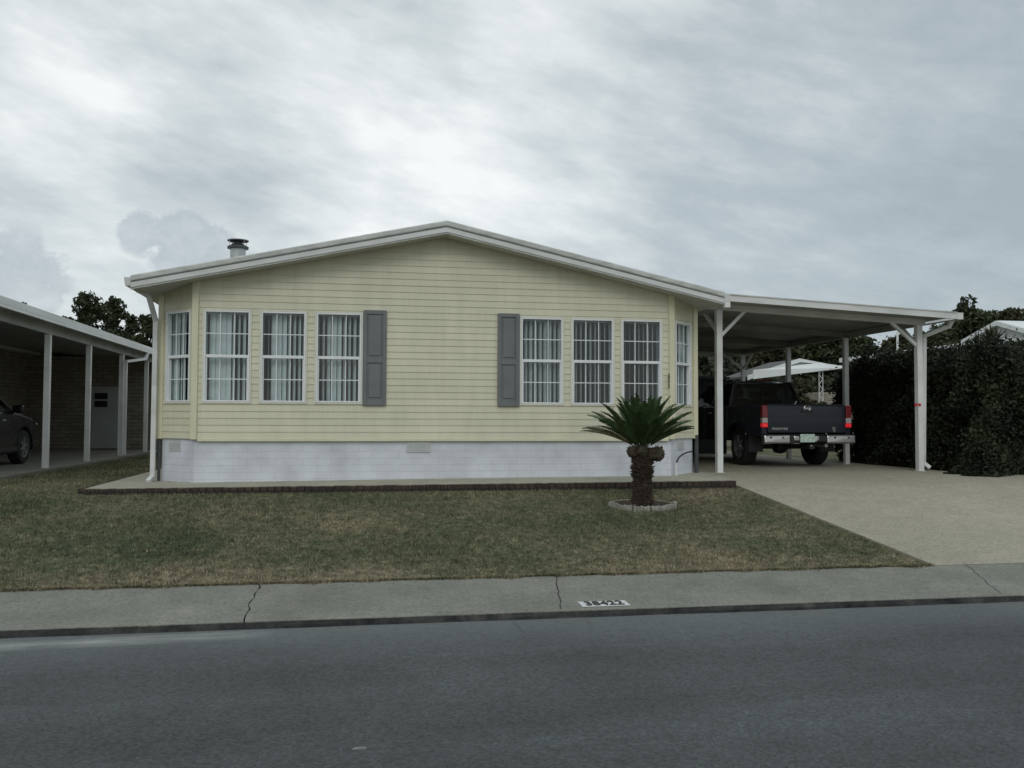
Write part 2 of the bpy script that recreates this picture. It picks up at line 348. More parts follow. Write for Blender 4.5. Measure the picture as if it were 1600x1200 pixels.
def text_obj(name, s, size, m, parent, mw, extrude=.002, offset=0.0, align='CENTER', sx=1.0, sp=1.0):
    cu = bpy.data.curves.new(name, 'FONT'); cu.body = s; cu.size = size; cu.extrude = extrude; cu.offset = offset
    cu.align_x = align; cu.align_y = 'CENTER'; cu.space_character = sp
    t = bpy.data.objects.new(name + '_src', cu); COL.objects.link(t)
    dg = bpy.context.evaluated_depsgraph_get(); me = bpy.data.meshes.new_from_object(t.evaluated_get(dg)); me.name = name
    bpy.data.objects.remove(t)
    o = bpy.data.objects.new(name, me); COL.objects.link(o); me.materials.clear(); me.materials.append(MT[m])
    mm = mw @ Matrix.Diagonal((sx, 1, 1, 1))
    if parent is not None:
        off = WL.get(parent, Vector((0, 0, 0))); mm = Matrix.Translation(-off) @ mm; o.parent = parent
    me.transform(mm); return o
def np_mesh(name, V, quads, m, parent=None, n=4, smooth=False):
    me = bpy.data.meshes.new(name); V = np.asarray(V, dtype=np.float32).reshape(-1, 3)
    off = WL.get(parent) if parent is not None else None
    if off is not None: V = V - np.array(off, dtype=np.float32)
    Q = np.asarray(quads, dtype=np.int32).reshape(-1, n)
    me.vertices.add(len(V)); me.vertices.foreach_set('co', V.ravel())
    me.loops.add(Q.size); me.loops.foreach_set('vertex_index', Q.ravel())
    me.polygons.add(len(Q)); me.polygons.foreach_set('loop_start', np.arange(0, Q.size, n, dtype=np.int32)); me.polygons.foreach_set('loop_total', np.full(len(Q), n, dtype=np.int32))
    me.update(calc_edges=True); me.materials.append(MT[m])
    o = bpy.data.objects.new(name, me); COL.objects.link(o)
    if parent is not None: o.parent = parent
    WL[o] = off if off is not None else Vector((0, 0, 0))
    return o

# ------------------------------------------------------------------ ground
def gz(y):      # height of the ground along Y
    pts = [(-400, -.02), (7.15, -.02), (8.38, .075), (12.6, .572), (13.4, .60), (30, .60), (60, .6), (900, .6)]
    for (a, za), (b, zb) in zip(pts, pts[1:]):
        if a <= y <= b: return za + (zb - za) * (y - a) / (b - a)
    return .6
ys = [-400, -60, -2.2, 7.15, 8.38, 9.2, 10, 10.8, 11.6, 12.6, 13.4, 20, 30, 60, 200, 900]
xs = [-500, -60, -20, -10, -4, 0, 4, 8, 12, 20, 60, 500]
mb = MB()
for y in ys:
    for x in xs: mb.v.append((x, y, gz(y)))
nx = len(xs)
for j in range(len(ys) - 1):
    for i in range(nx - 1): mb.f.append((j * nx + i, j * nx + i + 1, (j + 1) * nx + i + 1, (j + 1) * nx + i))
structure(mb.build('ground', 'lawn'))
structure(MB().box(-150, 150, -1.6, 7.09, -.02, 0).build('road', 'asphalt'))
# pavement with a real kerb step; jagged gap at the joint
def zs(y): return .052 + (y - 7.1) * (.105 - .052) / 1.3
def jag(y, x0, amp=.012): return x0 + amp * math.sin(y * 17) + amp * .7 * math.sin(y * 41 + 1)
mb = MB()
J = -.82; ysl = [7.10 + i * 1.30 / 10 for i in range(11)]
for side in (-1, 1):
    pts = [(jag(y, J) + side * (.006 + .004 * math.sin(y * 23)), y) for y in ysl]
    far = -150 if side < 0 else 150
    n = len(pts); vs = [(x, y, zs(y)) for x, y in pts] + [(far, y, zs(y)) for x, y in pts]
    mb.add(vs, [(i, i + 1, n + i + 1, n + i) for i in range(n - 1)])
    e = pts[0][0]; mb.add([(e, 7.10, zs(7.1)), (far, 7.10, zs(7.1)), (far, 7.10, .03), (e, 7.10, .03)], [(0, 1, 2, 3)])
    vs = [(x, y, zs(y)) for x, y in pts] + [(x, y, zs(y) - .07) for x, y in pts]
    mb.add(vs, [(i, i + 1, n + i + 1, n + i) for i in range(n - 1)])
structure(mb.build('sidewalk', 'sidewalk'))
# kerb: worn dark face with slightly uneven lip
mb = MB(); n0 = 0; N_ = 900
prof = []
for i in range(N_ + 1):
    x = -40 + 80 * i / N_
    w = .004 * math.sin(x * 3.1) + .005 * math.sin(x * 7.7 + 1) + random.uniform(-.004, .004)
    w += .010 * math.sin(x * 1.3) * math.sin(x * .37); v_ = max(0, math.sin(x * 5.3) * math.sin(x * 2.1 + 1) - .7) * .05
    prof.append([(x, 7.068 + w * .5, -.01), (x, 7.080 + w, .022), (x, 7.092 + w * .4, .040 - v_ * .3), (x, 7.103, zs(7.1) - .003)])
for i in range(N_ + 1): mb.v += prof[i]
for i in range(N_):
    for k in range(3): mb.f.append((i * 4 + k, (i + 1) * 4 + k, (i + 1) * 4 + k + 1, i * 4 + k + 1))
structure(mb.build('kerb', 'kerb'))
mb = MB().box(J - .05, J + .05, 7.13, 8.4, 0.0, .012); structure(mb.build('joint_soil', 'dark'))
# hairline cracks
def crack(a, b, w, seed):
    r = random.Random(seed); n = 14; pts = []
    for i in range(n + 1):
        t = i / n; x = a[0] + (b[0] - a[0]) * t + (r.uniform(-.014, .014) if 0 < i < n else 0); y = a[1] + (b[1] - a[1]) * t
        pts.append((x, y))
    m = MB()
    for i, (x, y) in enumerate(pts):
        ww = w * r.uniform(.5, 1.2); m.v += [(x - ww, y, zs(y) + .003), (x + ww, y, zs(y) + .003)]
        if i: k = i * 2; m.f.append((k - 2, k - 1, k + 1, k))
    return m
for i, (a, b, w) in enumerate([((1.90, 8.38), (1.67, 7.16), .005), ((6.25, 8.38), (5.68, 7.16), .004)]):
    structure(crack(a, b, w, i).build('sidewalk_crack', 'kerb'))
# driveway: sloping apron, then level slab under the carport
def zd(y): return float(np.interp(y, [8.38, 12.6, 13.4, 14.4, 26], [.107, .598, .640, .685, .685]))
mb = MB(); yd = [8.38, 9.5, 10.5, 11.5, 12.6, 13.4, 14.4, 26]
L = [5.90, 5.84, 5.79, 5.74, 5.68, 5.66, 5.5, 5.5]; Rr = [14, 13.6, 13.2, 12.8, 12.4, 11.9, 10.45, 10.45]
for y, l, r in zip(yd, L, Rr): mb.v += [(l, y, zd(y)), (r, y, zd(y)), (l, y, zd(y) - .12), (r, y, zd(y) - .12)]
for i in range(len(yd) - 1):
    a, b = i * 4, i * 4 + 4; mb.f += [(a, a + 1, b + 1, b), (a, b, b + 2, a + 2), (a + 1, a + 3, b + 3, b + 1)]
structure(mb.build('driveway', 'drive'))
# patio walk round the front and the left side of the house
def pz(x): return .65 + (x + 3.6) / 9.4 * .035
mb = MB()
for x0, x1, y0, y1 in [(-3.50, 5.655, 12.72, 14.3), (-3.50, -2.7, 14.3, 21)]:
    bk_ = lambda x_: pz(x_) + .045 * max(0, (x_ + 3.6) / 9.3) if y0 < 14 else pz(x_); mb.hexa([(x0, y0, .4), (x1, y0, .4), (x1, y1, .4), (x0, y1, .4), (x0, y0, pz(x0)), (x1, y0, pz(x1)), (x1, y1, bk_(x1)), (x0, y1, bk_(x0))])
structure(mb.build('patio', 'patio'))
mb = MB(); x = -3.50; rb = random.Random(3)
while x < 5.56:
    w = .098; j = rb.uniform(-.006, .006); h = rb.uniform(-.006, .002)
    mb.box(x, x + w - .008, 12.60 + j, 12.72, .46, pz(x) - .004 + h); x += w
y = 12.74
while y < 21: mb.box(-3.60, -3.50, y, y + .09, .5, .646 + rb.uniform(-.006, .002)); y += .098
tag(mb.build('brick_edging', 'redbrick'), 'low dark red brick edging along the front and side of the patio slab', 'brick edging')

# ------------------------------------------------------------------ the yellow home
YF = 13.5; RX = 1.32; RTOP = 4.52; SL = .2163
def rtop(x): return RTOP - SL * abs(x - RX)
home = empty('mobile_home', (1.35, 14, .6), 'pale yellow sided double wide home with white brick skirting and low gable roof', 'house')
ZB = 1.29
def siding(parent, O, U, Nn, rng_fn, z0, z1, openings, pitch=.1, name='wall', m='cream', zbreaks=()):
    mb = MB(); z = z0; zc = sorted(set([z0 + i * pitch for i in range(int((z1 - z0) / pitch) + 2)] + [o[2] for o in openings] + [o[3] for o in openings] + list(zbreaks)))
    zc = [q for q in zc if z0 - 1e-6 <= q <= z1 + 1e-6]
    if zc[-1] < z1 - 1e-4: zc.append(z1)
    def off(q, top):
        f = ((q - z0) / pitch) % 1.0
        if f > .9999: f = 0
        if f < 1e-4: f = 1.0 if top else 0.0
        if f < .12: return .0125
        return .0125 - .0095 * (f - .12) / .88
    P = lambda u, n, q: O + U * u + Nn * n + Vector((0, 0, q))
    for a, b in zip(zc, zc[1:]):
        if b - a < 1e-5: continue
        na, nb = off(a + 1e-7, False), off(b - 1e-7, True)
        zm = (a + b) / 2; ul0, ur0 = rng_fn(a); ul1, ur1 = rng_fn(b)
        ops = sorted([o for o in openings if o[2] < zm < o[3]]); segs = []; cur = 'L'
        starts = [None] + [o[1] for o in ops]; ends = [o[0] for o in ops] + [None]
        for s_, e_ in zip(starts, ends):
            A0 = ul0 if s_ is None else s_; A1 = ul1 if s_ is None else s_; B0 = ur0 if e_ is None else e_; B1 = ur1 if e_ is None else e_
            if B0 - A0 < 1e-4 and B1 - A1 < 1e-4: continue
            mb.add([P(A0, na, a), P(B0, na, a), P(max(B1, A1), nb, b), P(A1, nb, b)], [(0, 1, 2, 3)])
            f = ((a - z0) / pitch) % 1.0
            if f < 1e-3 or f > .999: mb.add([P(A0, .001, a), P(B0, .001, a), P(B0, na, a), P(A0, na, a)], [(0, 3, 2, 1)])
    return mb.build(name, m, parent)
def Xf(px, py=560, Y=YF): return atY(px, py, Y).x
# windows on the front: px left/right edge of the frame
front = [(316, 393, 'w1'), (405, 480, 'w2'), (491.5, 567, 'w3'), (811.6, 881, 'w4'), (891, 960, 'w5'), (969, 1035, 'w6')]
WZ0, WZ1 = 1.80, 3.175
fops = [(Xf(a), Xf(b), WZ0, WZ1) for a, b, _ in front]
XL, XR = -2.27, 4.93
XLC, XRC = -2.84, 5.52; YC = 14.05
X0 = Vector((0, YF, 0)); UX = Vector((1, 0, 0)); NY = Vector((0, -1, 0))
def frange(z):
    h = RTOP - .14 - z; lim = max(0, h / SL)
    return max(XL, RX - lim), min(XR, RX + lim)
siding(home, X0, UX, NY, frange, ZB, RTOP - .15, fops, name='front_wall', zbreaks=(rtop(XL) - .14,))
# chamfered corners
cl_o = Vector((XLC, YC, 0)); cl_u = (Vector((XL, YF, 0)) - cl_o); cl_len = cl_u.length; cl_u.normalize(); cl_n = Vector((-abs(cl_u.y), -abs(cl_u.x), 0)).normalized()
cl_n = Vector((cl_u.y, -cl_u.x, 0))
cr_o = Vector((XR, YF, 0)); cr_u = (Vector((XRC, YC, 0)) - cr_o); cr_len = cr_u.length; cr_u.normalize(); cr_n = Vector((cr_u.y, -cr_u.x, 0))
clw = (.12, cl_len - .07); crw = (.09, cr_len - .12)
siding(home, cl_o, cl_u, cl_n, lambda z: (0, cl_len), ZB, 3.60, [(clw[0], clw[1], WZ0, WZ1)], name='bay_wall')
siding(home, cr_o, cr_u, cr_n, lambda z: (0, cr_len), ZB, 3.60, [(crw[0], crw[1], WZ0, WZ1)], name='bay_wall')
siding(home, Vector((XLC, 28, 0)), Vector((0, -1, 0)), Vector((-1, 0, 0)), lambda z: (0, 28 - YC), ZB, 3.46, [], name='side_wall')
siding(home, Vector((XRC, YC, 0)), Vector((0, 1, 0)), Vector((1, 0, 0)), lambda z: (0, 28 - YC), ZB, 3.46, [], name='side_wall')
mb = MB().prism([(XLC, ZB), (XRC, ZB), (XRC, 3.46), (RX, 4.36), (XLC, 3.46)], 'y', 27.98, 28.0); mb.build('rear_wall', 'cream', home)
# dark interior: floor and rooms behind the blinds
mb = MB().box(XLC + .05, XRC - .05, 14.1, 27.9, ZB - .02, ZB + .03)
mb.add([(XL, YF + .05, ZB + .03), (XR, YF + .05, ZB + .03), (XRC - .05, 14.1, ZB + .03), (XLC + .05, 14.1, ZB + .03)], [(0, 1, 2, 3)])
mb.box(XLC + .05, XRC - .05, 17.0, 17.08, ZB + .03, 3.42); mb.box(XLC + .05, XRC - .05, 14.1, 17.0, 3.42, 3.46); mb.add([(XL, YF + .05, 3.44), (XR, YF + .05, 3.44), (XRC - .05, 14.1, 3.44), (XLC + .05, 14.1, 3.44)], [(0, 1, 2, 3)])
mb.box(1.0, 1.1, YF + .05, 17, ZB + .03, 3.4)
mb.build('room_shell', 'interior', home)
# corner trims
def trim(x, y, w, d, z0, z1, ang=0, m='creamtrim'):
    c = Vector((x, y, 0)); u = Vector((math.cos(ang), math.sin(ang), 0)); n = Vector((math.sin(ang), -math.cos(ang), 0))
    return MB().lbox(c, u, n, -w / 2, w / 2, -.02, d, z0, z1).build('corner_trim', m, home, bevel=.006)
trim(XL - .0, YF - .005, .095, .03, ZB - .01, 3.57, R(-12)); trim(XR + .0, YF - .005, .095, .03, ZB - .01, 3.57, R(12))
trim(XLC - .0, YC - .01, .09, .035, ZB - .01, 3.45, R(-20)); trim(XRC + .01, YC - .01, .09, .035, ZB - .01, 3.45, R(20))
MB().box(XL + .05, XR - .05, YF - .022, YF, ZB - .035, ZB).build('starter_strip', 'creamtrim', home)

def window(parent, O, U, Nn, u0, u1, z0, z1, angs, seed, cols=3, blind=True, spacing=.078, dep=.13, ext=(0, 0)):
    mb = MB(); fwid = .022; cw = .026
    for q in (0,):
        B2 = lambda a, b, n0, n1, c, d: mb.lbox(O, U, Nn, a, b, n0, n1, c, d)
        B2(u0, u0 + cw, -.05, .026, z0, z1); B2(u1 - cw, u1, -.05, .026, z0, z1); B2(u0 + cw, u1 - cw, -.05, .024, z0, z0 + cw); B2(u0 + cw, u1 - cw, -.05, .024, z1 - cw, z1)
    csg = mb; uu0, uu1, zz0, zz1 = u0, u1, z0, z1; u0 += cw; u1 -= cw; z0 += cw; z1 -= cw; mb = MB()
    B = lambda a, b, n0, n1, c, d: mb.lbox(O, U, Nn, a, b, n0, n1, c, d)
    B(u0, u0 + fwid, -.05, .030, z0, z1); B(u1 - fwid, u1, -.05, .030, z0, z1)
    B(u0 + fwid, u1 - fwid, -.05, .028, z0, z0 + fwid); B(u0 + fwid, u1 - fwid, -.05, .028, z1 - fwid, z1)
    zm = (z0 + z1) / 2
    B(u0 + fwid, u1 - fwid, -.045, .016, zm - .022, zm + .022)
    B(u0 + fwid, u0 + fwid + .018, -.045, .008, z0 + fwid, zm - .022); B(u1 - fwid - .018, u1 - fwid, -.045, .008, z0 + fwid, zm - .022)
    w = mb.build('window', 'frame', parent, bevel=.004); csg.build('casing', 'casing', w, bevel=.004)
    g0, g1 = u0 + fwid, u1 - fwid
    mb = MB()
    for nn, za, zb2 in ((-.020, zm, z1 - fwid), (-.034, z0 + fwid, zm)): mb.add([O + U * a_ + Nn * nn + Vector((0, 0, q_)) for a_, q_ in ((g0, za), (g1, za), (g1, zb2), (g0, zb2))], [(0, 1, 2, 3)])
    mb.build('pane', 'glass', w)
    mb = MB()
    for a, b, n in ((z0 + fwid, zm - .022, -.026), (zm + .022, z1 - fwid, -.012)):
        for k in range(1, cols):
            u = g0 + (g1 - g0) * k / cols; mb.lbox(O, U, Nn, u - .006, u + .006, n - .006, n + .004, a, b)
        mb.lbox(O, U, Nn, g0, g1, n - .0035, n + .0065, (a + b) / 2 - .0065, (a + b) / 2 + .0065)
    mb.build('grille', 'frame', w)
    if blind:
        r = random.Random(seed); mb = MB(); u0 -= ext[0]; u1 += ext[1]; n = int((u1 - u0) / spacing)
        for i in range(n + 1):
            t = i / max(1, n); a = angs(t) + r.uniform(-6, 6); c = O + U * (u0 + .02 + (u1 - u0 - .04) * t) + Nn * (-dep)
            d = U * math.cos(R(a)) + Nn * math.sin(R(a)); q = Nn * math.cos(R(a)) - U * math.sin(R(a)); h = .0445
            pts = []
            for zz in (z0 + .02, z1 - .03):
                for s_, bow in ((-1, 0), (-.5, .004), (0, .0055), (.5, .004), (1, 0)):
                    pts.append(c + d * (h * s_) + q * bow + Vector((0, 0, zz)))
            mb.add(pts, [(k, k + 1, 6 + k, 5 + k) for k in range(4)])
        mb.lbox(O, U, Nn, u0 - .02, u1 + .02, -dep - .03, -dep + .03, z1 - .035, z1 + .01)
        mb.build('vertical_blind', 'vane', w)
    return w
A = {
 'w1': lambda t: 84 if t < .09 else (14 if t < .60 else 57),
 'w2': lambda t: 76 if t < .22 else (30 if t < .60 else 57),
 'w3': lambda t: 58 if t < .36 else (32 if t < .58 else 62),
 'w4': lambda t: 66 if t < .55 else 70,
 'w5': lambda t: 88, 'w6': lambda t: 100 if t < .35 else 93}
for i, ((a, b, k), o) in enumerate(zip(front, fops)):
    window(home, X0, UX, NY, o[0], o[1], o[2], o[3], A[k], i)
window(home, cl_o, cl_u, cl_n, clw[0], clw[1], WZ0, WZ1, lambda t: 4 if t < .5 else (22 if t < .88 else 36), 20, dep=.09, ext=(.12, .0))
window(home, cr_o, cr_u, cr_n, crw[0], crw[1], WZ0, WZ1, lambda t: -13, 21, dep=.09, ext=(0, .12))
# shutters: two raised panels
def shutter(x0, x1):
    z0, z1 = 1.785, 3.205; mb = MB(); y0 = YF - .018; y1 = YF - .046; s = .055
    mb.box(x0, x0 + s, y1, y0, z0, z1); mb.box(x1 - s, x1, y1, y0, z0, z1)
    zm = z0 + (z1 - z0) * .475
    for a, b in ((z0, z0 + .09), (zm - .04, zm + .04), (z1 - .06, z1)): mb.box(x0 + s, x1 - s, y1, y0, a, b)
    mb.box(x0 + s, x1 - s, y1 + .016, y0, z0 + .09, zm - .04); mb.box(x0 + s, x1 - s, y1 + .016, y0, zm + .04, z1 - .06)
    mb.box(x0 + s + .03, x1 - s - .03, y1 + .004, y1 + .016, z0 + .12, zm - .07); mb.box(x0 + s + .03, x1 - s - .03, y1 + .004, y1 + .016, zm + .07, z1 - .09)
    mb.build('shutter', 'shutter', home, bevel=.004)
shutter(Xf(567.5), Xf(603.5)); shutter(Xf(777), Xf(811))
# skirting
mb = MB(); q = [(XLC + .03, 28), (XLC + .03, YC), (XL, YF + .03), (XR, YF + .03), (XRC - .03, YC), (XRC - .03, 28)]
vs = []
for z in (.45, ZB - .002): vs += [(x, y, z) for x, y in q]
mb.add(vs, [(i, i + 1, i + 7, i + 6) for i in range(5)])
skirt = mb.build('skirting', 'skirt', home)
def vent(O, U, Nn, u0, u1, z0, z1):
    mb = MB(); mb.lbox(O, U, Nn, u0, u1, -.03, -.024 + .012, z0, z1)
    n = int((z1 - z0 - .04) / .022)
    for i in range(n): z = z0 + .025 + i * .022; mb.lbox(O, U, Nn, u0 + .02, u1 - .02, -.012, -.006, z, z + .010)
    mb.build('crawl_vent', 'vent', skirt)
vent(X0, UX, NY, Xf(635.5, 695), Xf(672, 695), 1.09, 1.262)
vent(cl_o, cl_u, cl_n, .20, .47, 1.10, 1.262); vent(cr_o, cr_u, cr_n, .22, .47, 1.10, 1.262)
# roof
EL, ER = -3.09, 5.68; YR0, YR1 = 13.14, 28.4
mb = MB()
def roofpoly(t, b, x0=EL, x1=ER): return [(x0, rtop(x0) - b), (RX, RTOP - b), (x1, rtop(x1) - b), (x1, rtop(x1) - t), (RX, RTOP - t), (x0, rtop(x0) - t)]
mb.prism(roofpoly(0, .17, EL + .03, ER - .03), 'y', YR0 + .05, YR1)
roof = mb.build('roof', 'roofedge', home)
mb = MB().prism(roofpoly(-.008, .078), 'y', YR0 - .02, YR0 + .05); mb.build('roof_edge', 'roofedge', roof, bevel=.018)
mb = MB().prism(roofpoly(.079, .094), 'y', YR0 + .012, YR0 + .05); mb.build('drip_groove', 'ventgrey', roof)
mb = MB().prism(roofpoly(.094, .165), 'y', YR0, YR0 + .05); mb.build('fascia', 'whitemetal', roof, bevel=.004)
mb = MB().prism(roofpoly(.166, .187), 'y', YR0 + .014, YR0 + .05); mb.build('fascia_lip', 'roofedge', roof)
mb = MB().prism(roofpoly(.171, .186, EL + .02, ER - .02), 'y', YR0 + .05, YR1 - .02); mb.build('soffit', 'soffit', roof)
# gutters
for x, d in ((EL, -1), (ER, 1)):
    z = rtop(x); x1 = x + d * .0; x2 = x + d * .085
    mb = MB()
    mb.prism([(x1, z - .14), (x2 - d * .02, z - .14), (x2, z - .02), (x2 - d * .008, z - .02), (x2 - d * .026, z - .13), (x1, z - .13)], 'y', YR0 + .0, YR1)
    mb.prism([(x1, z - .139), (x2 - d * .02, z - .139), (x2 - .001 * d, z - .021), (x1, z - .021)], 'y', YR0 - .006, YR0 + .002)
    mb.build('gutter', 'whitemetal', home)
MB().box(ER + .0, ER + .09, YR0 - .005, YR0 + .08, rtop(ER) - .235, rtop(ER) - .14).build('gutter_outlet', 'white', home, bevel=.008)
# left downspout
p0 = atY(231, 466, 13.75); p1 = atY(243.5, 502, 13.95); p2 = Vector((p1.x - .005, 13.95, .70))
mb = MB(); mb.beam((EL - .01, 13.62, 3.43), (p0.x, 13.75, p0.z + .06), .07, .06, Vector((0, 1, 0))); mb.beam((p0.x, 13.75, p0.z + .07), p1, .07, .06, Vector((0, 1, 0))); mb.beam(p1 + Vector((0, 0, .03)), p2, .07, .06, Vector((0, 1, 0)))
mb.beam(p2 + Vector((0, .0, .02)), p2 + Vector((-.03, -.16, -.04)), .07, .06)
mb.build('downspout', 'whitemetal', home, bevel=.006)
MB().tube([(XLC + .0, YC - .05, .66), (XLC + .0, YC - .05, 1.26)], .022).build('pipe_and_shadow_bar', 'darkgrey', home, smooth=False)  # dark bar standing in for the downspout's shadow on the skirting
MB().box(XRC + .0, XRC + .055, YC - .06, YC - .01, .69, 1.34).build('pipe_and_shadow_bar', 'darkgrey', home, bevel=.004)
# roof flue with flat rain cap
vp = atY(372, 380, 15.0)
mb = MB().lathe((vp.x, 15, 0), [(.0, 3.78), (.122, 3.78), (.122, 4.36)], 28)
fl = mb.build('roof_flue', 'galv', home, smooth=False)
mb = MB().lathe((vp.x, 15, 0), [(.123, 4.325), (.168, 4.335), (.168, 4.365), (.10, 4.40), (.09, 4.415), (0, 4.415)], 28); mb.build('flue_collar', 'darkgrey', fl)
mb = MB().lathe((vp.x, 15, 0), [(0, 4.462), (.168, 4.462), (.172, 4.466), (.168, 4.474), (0, 4.482)], 32); mb.build('rain_cap', 'galv', fl)
mb = MB().lathe((vp.x, 15, 0), [(.0, 4.454), (.164, 4.456), (.164, 4.459), (0, 4.459)], 32); mb.build('cap_shade_disc', 'dark', fl)  # dark disc imitates the shade below the cap
for k in range(4):
    a = k * math.pi / 2 + .75; MB().tube([(vp.x + .16 * math.cos(a), 15 + .16 * math.sin(a), 4.33), (vp.x + .16 * math.cos(a), 15 + .16 * math.sin(a), 4.46)], .004, 5).build('cap_strut', 'galv', fl)
# house number: five small digits stacked on the corner trim
for i, ch in enumerate('38422'):
    p = atY(1045.5, 585.5 + i * 4.6, YF - .045)
    mw = Matrix.Translation((p.x, YF - .043, p.z)) @ Matrix.Rotation(R(12), 4, 'Z') @ Matrix.Rotation(R(90), 4, 'X')
    text_obj('house_number_digit', ch, .058, 'digit', home, mw, .003, .0012, sx=1.1)
# hose bib with a short black hose
hb = empty('hose_bib', (5.2, 13.6, .66), 'white standpipe with short black hose looped to the house corner', 'water pipe')
px_ = atY(1054.5, 720, 13.62); qx = atY(1080, 705, 13.98)
MB().tube([(px_.x, 13.56, .66), (px_.x, 13.56, px_.z - .02)], .016).build('standpipe', 'white', hb)
pts = []
for i in range(13):
    t = i / 12; a = t * math.pi / 2
    hx = px_.x + (qx.x - px_.x) * (1 - math.cos(a)); pts.append((hx, min(13.62, YF - .02) + max(0, hx - 4.99) * .93 if hx > px_.x + .001 else 13.56, px_.z - .02 + (qx.z - px_.z + .02) * math.sin(a)))
MB().tube(pts, .012).build('hose', 'blackplastic', hb, smooth=True)

# ------------------------------------------------------------------ carport of the yellow home
cp = empty('carport', (8, 14.6, .685), 'flat white carport roof on slim posts sheltering the dark pickup truck', 'carport')
CX0, CX1 = 5.72, 10.35; CY0, CY1 = 14.0, 24.6
def ct(x): return 3.705 - .0475 * (x - 5.75)
mb = MB()
nrib = 24
for i in range(nrib):      # ribbed roof pans running across
    y0 = CY0 + .04 + (CY1 - CY0 - .08) * i / nrib; y1 = CY0 + .04 + (CY1 - CY0 - .08) * (i + 1) / nrib
    for a, b, h in ((y0, y1 - .05, 0.0), (y1 - .05, y1, .05)):
        mb.hexa([(CX0, a, ct(CX0) - .085 - h * 0), (CX1, a, ct(CX1) - .085), (CX1, b, ct(CX1) - .085), (CX0, b, ct(CX0) - .085), (CX0, a, ct(CX0) - .075 + h), (CX1, a, ct(CX1) - .075 + h), (CX1, b, ct(CX1) - .075 + h), (CX0, b, ct(CX0) - .075 + h)])
croof = mb.build('roof', 'pan', cp)
mb = MB().prism([(CX0, ct(CX0) - .125), (CX1 - .0, ct(CX1) - .125), (CX1, ct(CX1) - .02), (CX0, ct(CX0) - .02)], 'y', CY0, CY0 + .035); mb.build('fascia', 'whitemetal', cp, bevel=.004)
mb = MB().prism([(CX0, ct(CX0) - .02), (CX1, ct(CX1) - .02), (CX1, ct(CX1)), (CX0, ct(CX0))], 'y', CY0 - .012, CY0 + .05); mb.build('fascia_cap', 'roofedge', cp)
mb = MB().prism([(CX1, ct(CX1) - .13), (CX1 + .10, ct(CX1) - .13), (CX1 + .12, ct(CX1) - .01), (CX1 + .112, ct(CX1) - .01), (CX1 + .09, ct(CX1) - .12), (CX1, ct(CX1) - .12)], 'y', CY0 + .002, CY1)
mb.box(CX1 + .001, CX1 + .113, CY0 - .002, CY0 + .006, ct(CX1) - .129, ct(CX1) - .012); mb.build('gutter', 'whitemetal', cp)
prow = [14.6, 17.07, 19.56, 22.05]
for y in prow:
    a, b = 5.80, 10.12
    if y > 17 and y < 22: pass
    mb = MB().prism([(a, ct(a) - .195), (b, ct(b) - .195), (b, ct(b) - .087), (a, ct(a) - .087)], 'y', y - .045, y + .045); mb.build('header_beam', 'whitemetal' if y < 15 else 'pan', cp, bevel=.004)
mb = MB().prism([(14.66, ct(6.19) - .20), (24.3, ct(6.19) - .20), (24.3, ct(6.19) - .10), (14.66, ct(6.19) - .10)], 'x', 6.145, 6.235); mb.build('side_beam', 'pan', cp)
mb = MB().box(9.975, 10.065, 14.66, 24.3, ct(10.02) - .215, ct(10.02) - .10); mb.build('side_beam', 'pan', cp)
def post(x, y, w=.105, top=None):
    z = top or ct(x) - .195; mb = MB().box(x - w / 2, x + w / 2, y - w / 2, y + w / 2, .685, z); mb.box(x - w / 2 - .02, x + w / 2 + .02, y - w / 2 - .02, y + w / 2 + .02, .684, .692)
    return mb.build('post', 'white', cp, bevel=.006)
P1 = post(6.19, 14.6); P2 = post(10.00, 14.6)
for y in prow[1:]: post(10.02, y, .095)
post(6.19, 22.05, .095)
def brace(a, b, w=.055): return MB().beam(a, b, w, .055, Vector((0, 1, 0)) if abs(a[1] - b[1]) < .01 else Vector((1, 0, 0))).build('brace', 'white', cp, bevel=.004)
brace((6.22, 14.6, 3.03), (6.67, 14.6, ct(6.6) - .185)); brace((6.19, 14.63, 3.10), (6.19, 15.2, ct(6.19) - .19))
brace((9.97, 14.6, 2.93), (9.47, 14.6, ct(9.5) - .185))
brace((10.0, 22.05, 2.9), (9.45, 22.05, ct(9.5) - .185)); brace((10.04, 22.05, 2.9), (10.04, 21.4, ct(10.0) - .13))
brace((10.02, 14.64, 2.93), (10.02, 15.2, ct(10) - .12), .045)
mb = MB(); D = Vector((0, 1, 0))
mb.beam((CX1 + .05, 14.2, ct(CX1) - .12), (CX1 + .04, 14.3, ct(CX1) - .24), .07, .06, D); mb.beam((CX1 + .04, 14.28, ct(CX1) - .22), (10.16, 14.66, 2.98 + .14), .07, .06, D); mb.beam((10.16, 14.66, 3.14), (10.13, 14.69, .80), .07, .06, D)
mb.beam((10.13, 14.69, .82), (10.20, 14.60, .735), .07, .06, D); mb.build('downspout', 'white', cp, bevel=.006)
for px in (1431.3, 1437.2):
    p = atY(px, 632.5, 14.54); mb = MB().lathe((p.x, 14.546, p.z), [(0, -.012), (.024, -.012), (.028, -.006), (.028, 0)], 16, 'y'); mb.build('reflector', 'redplastic', P2)

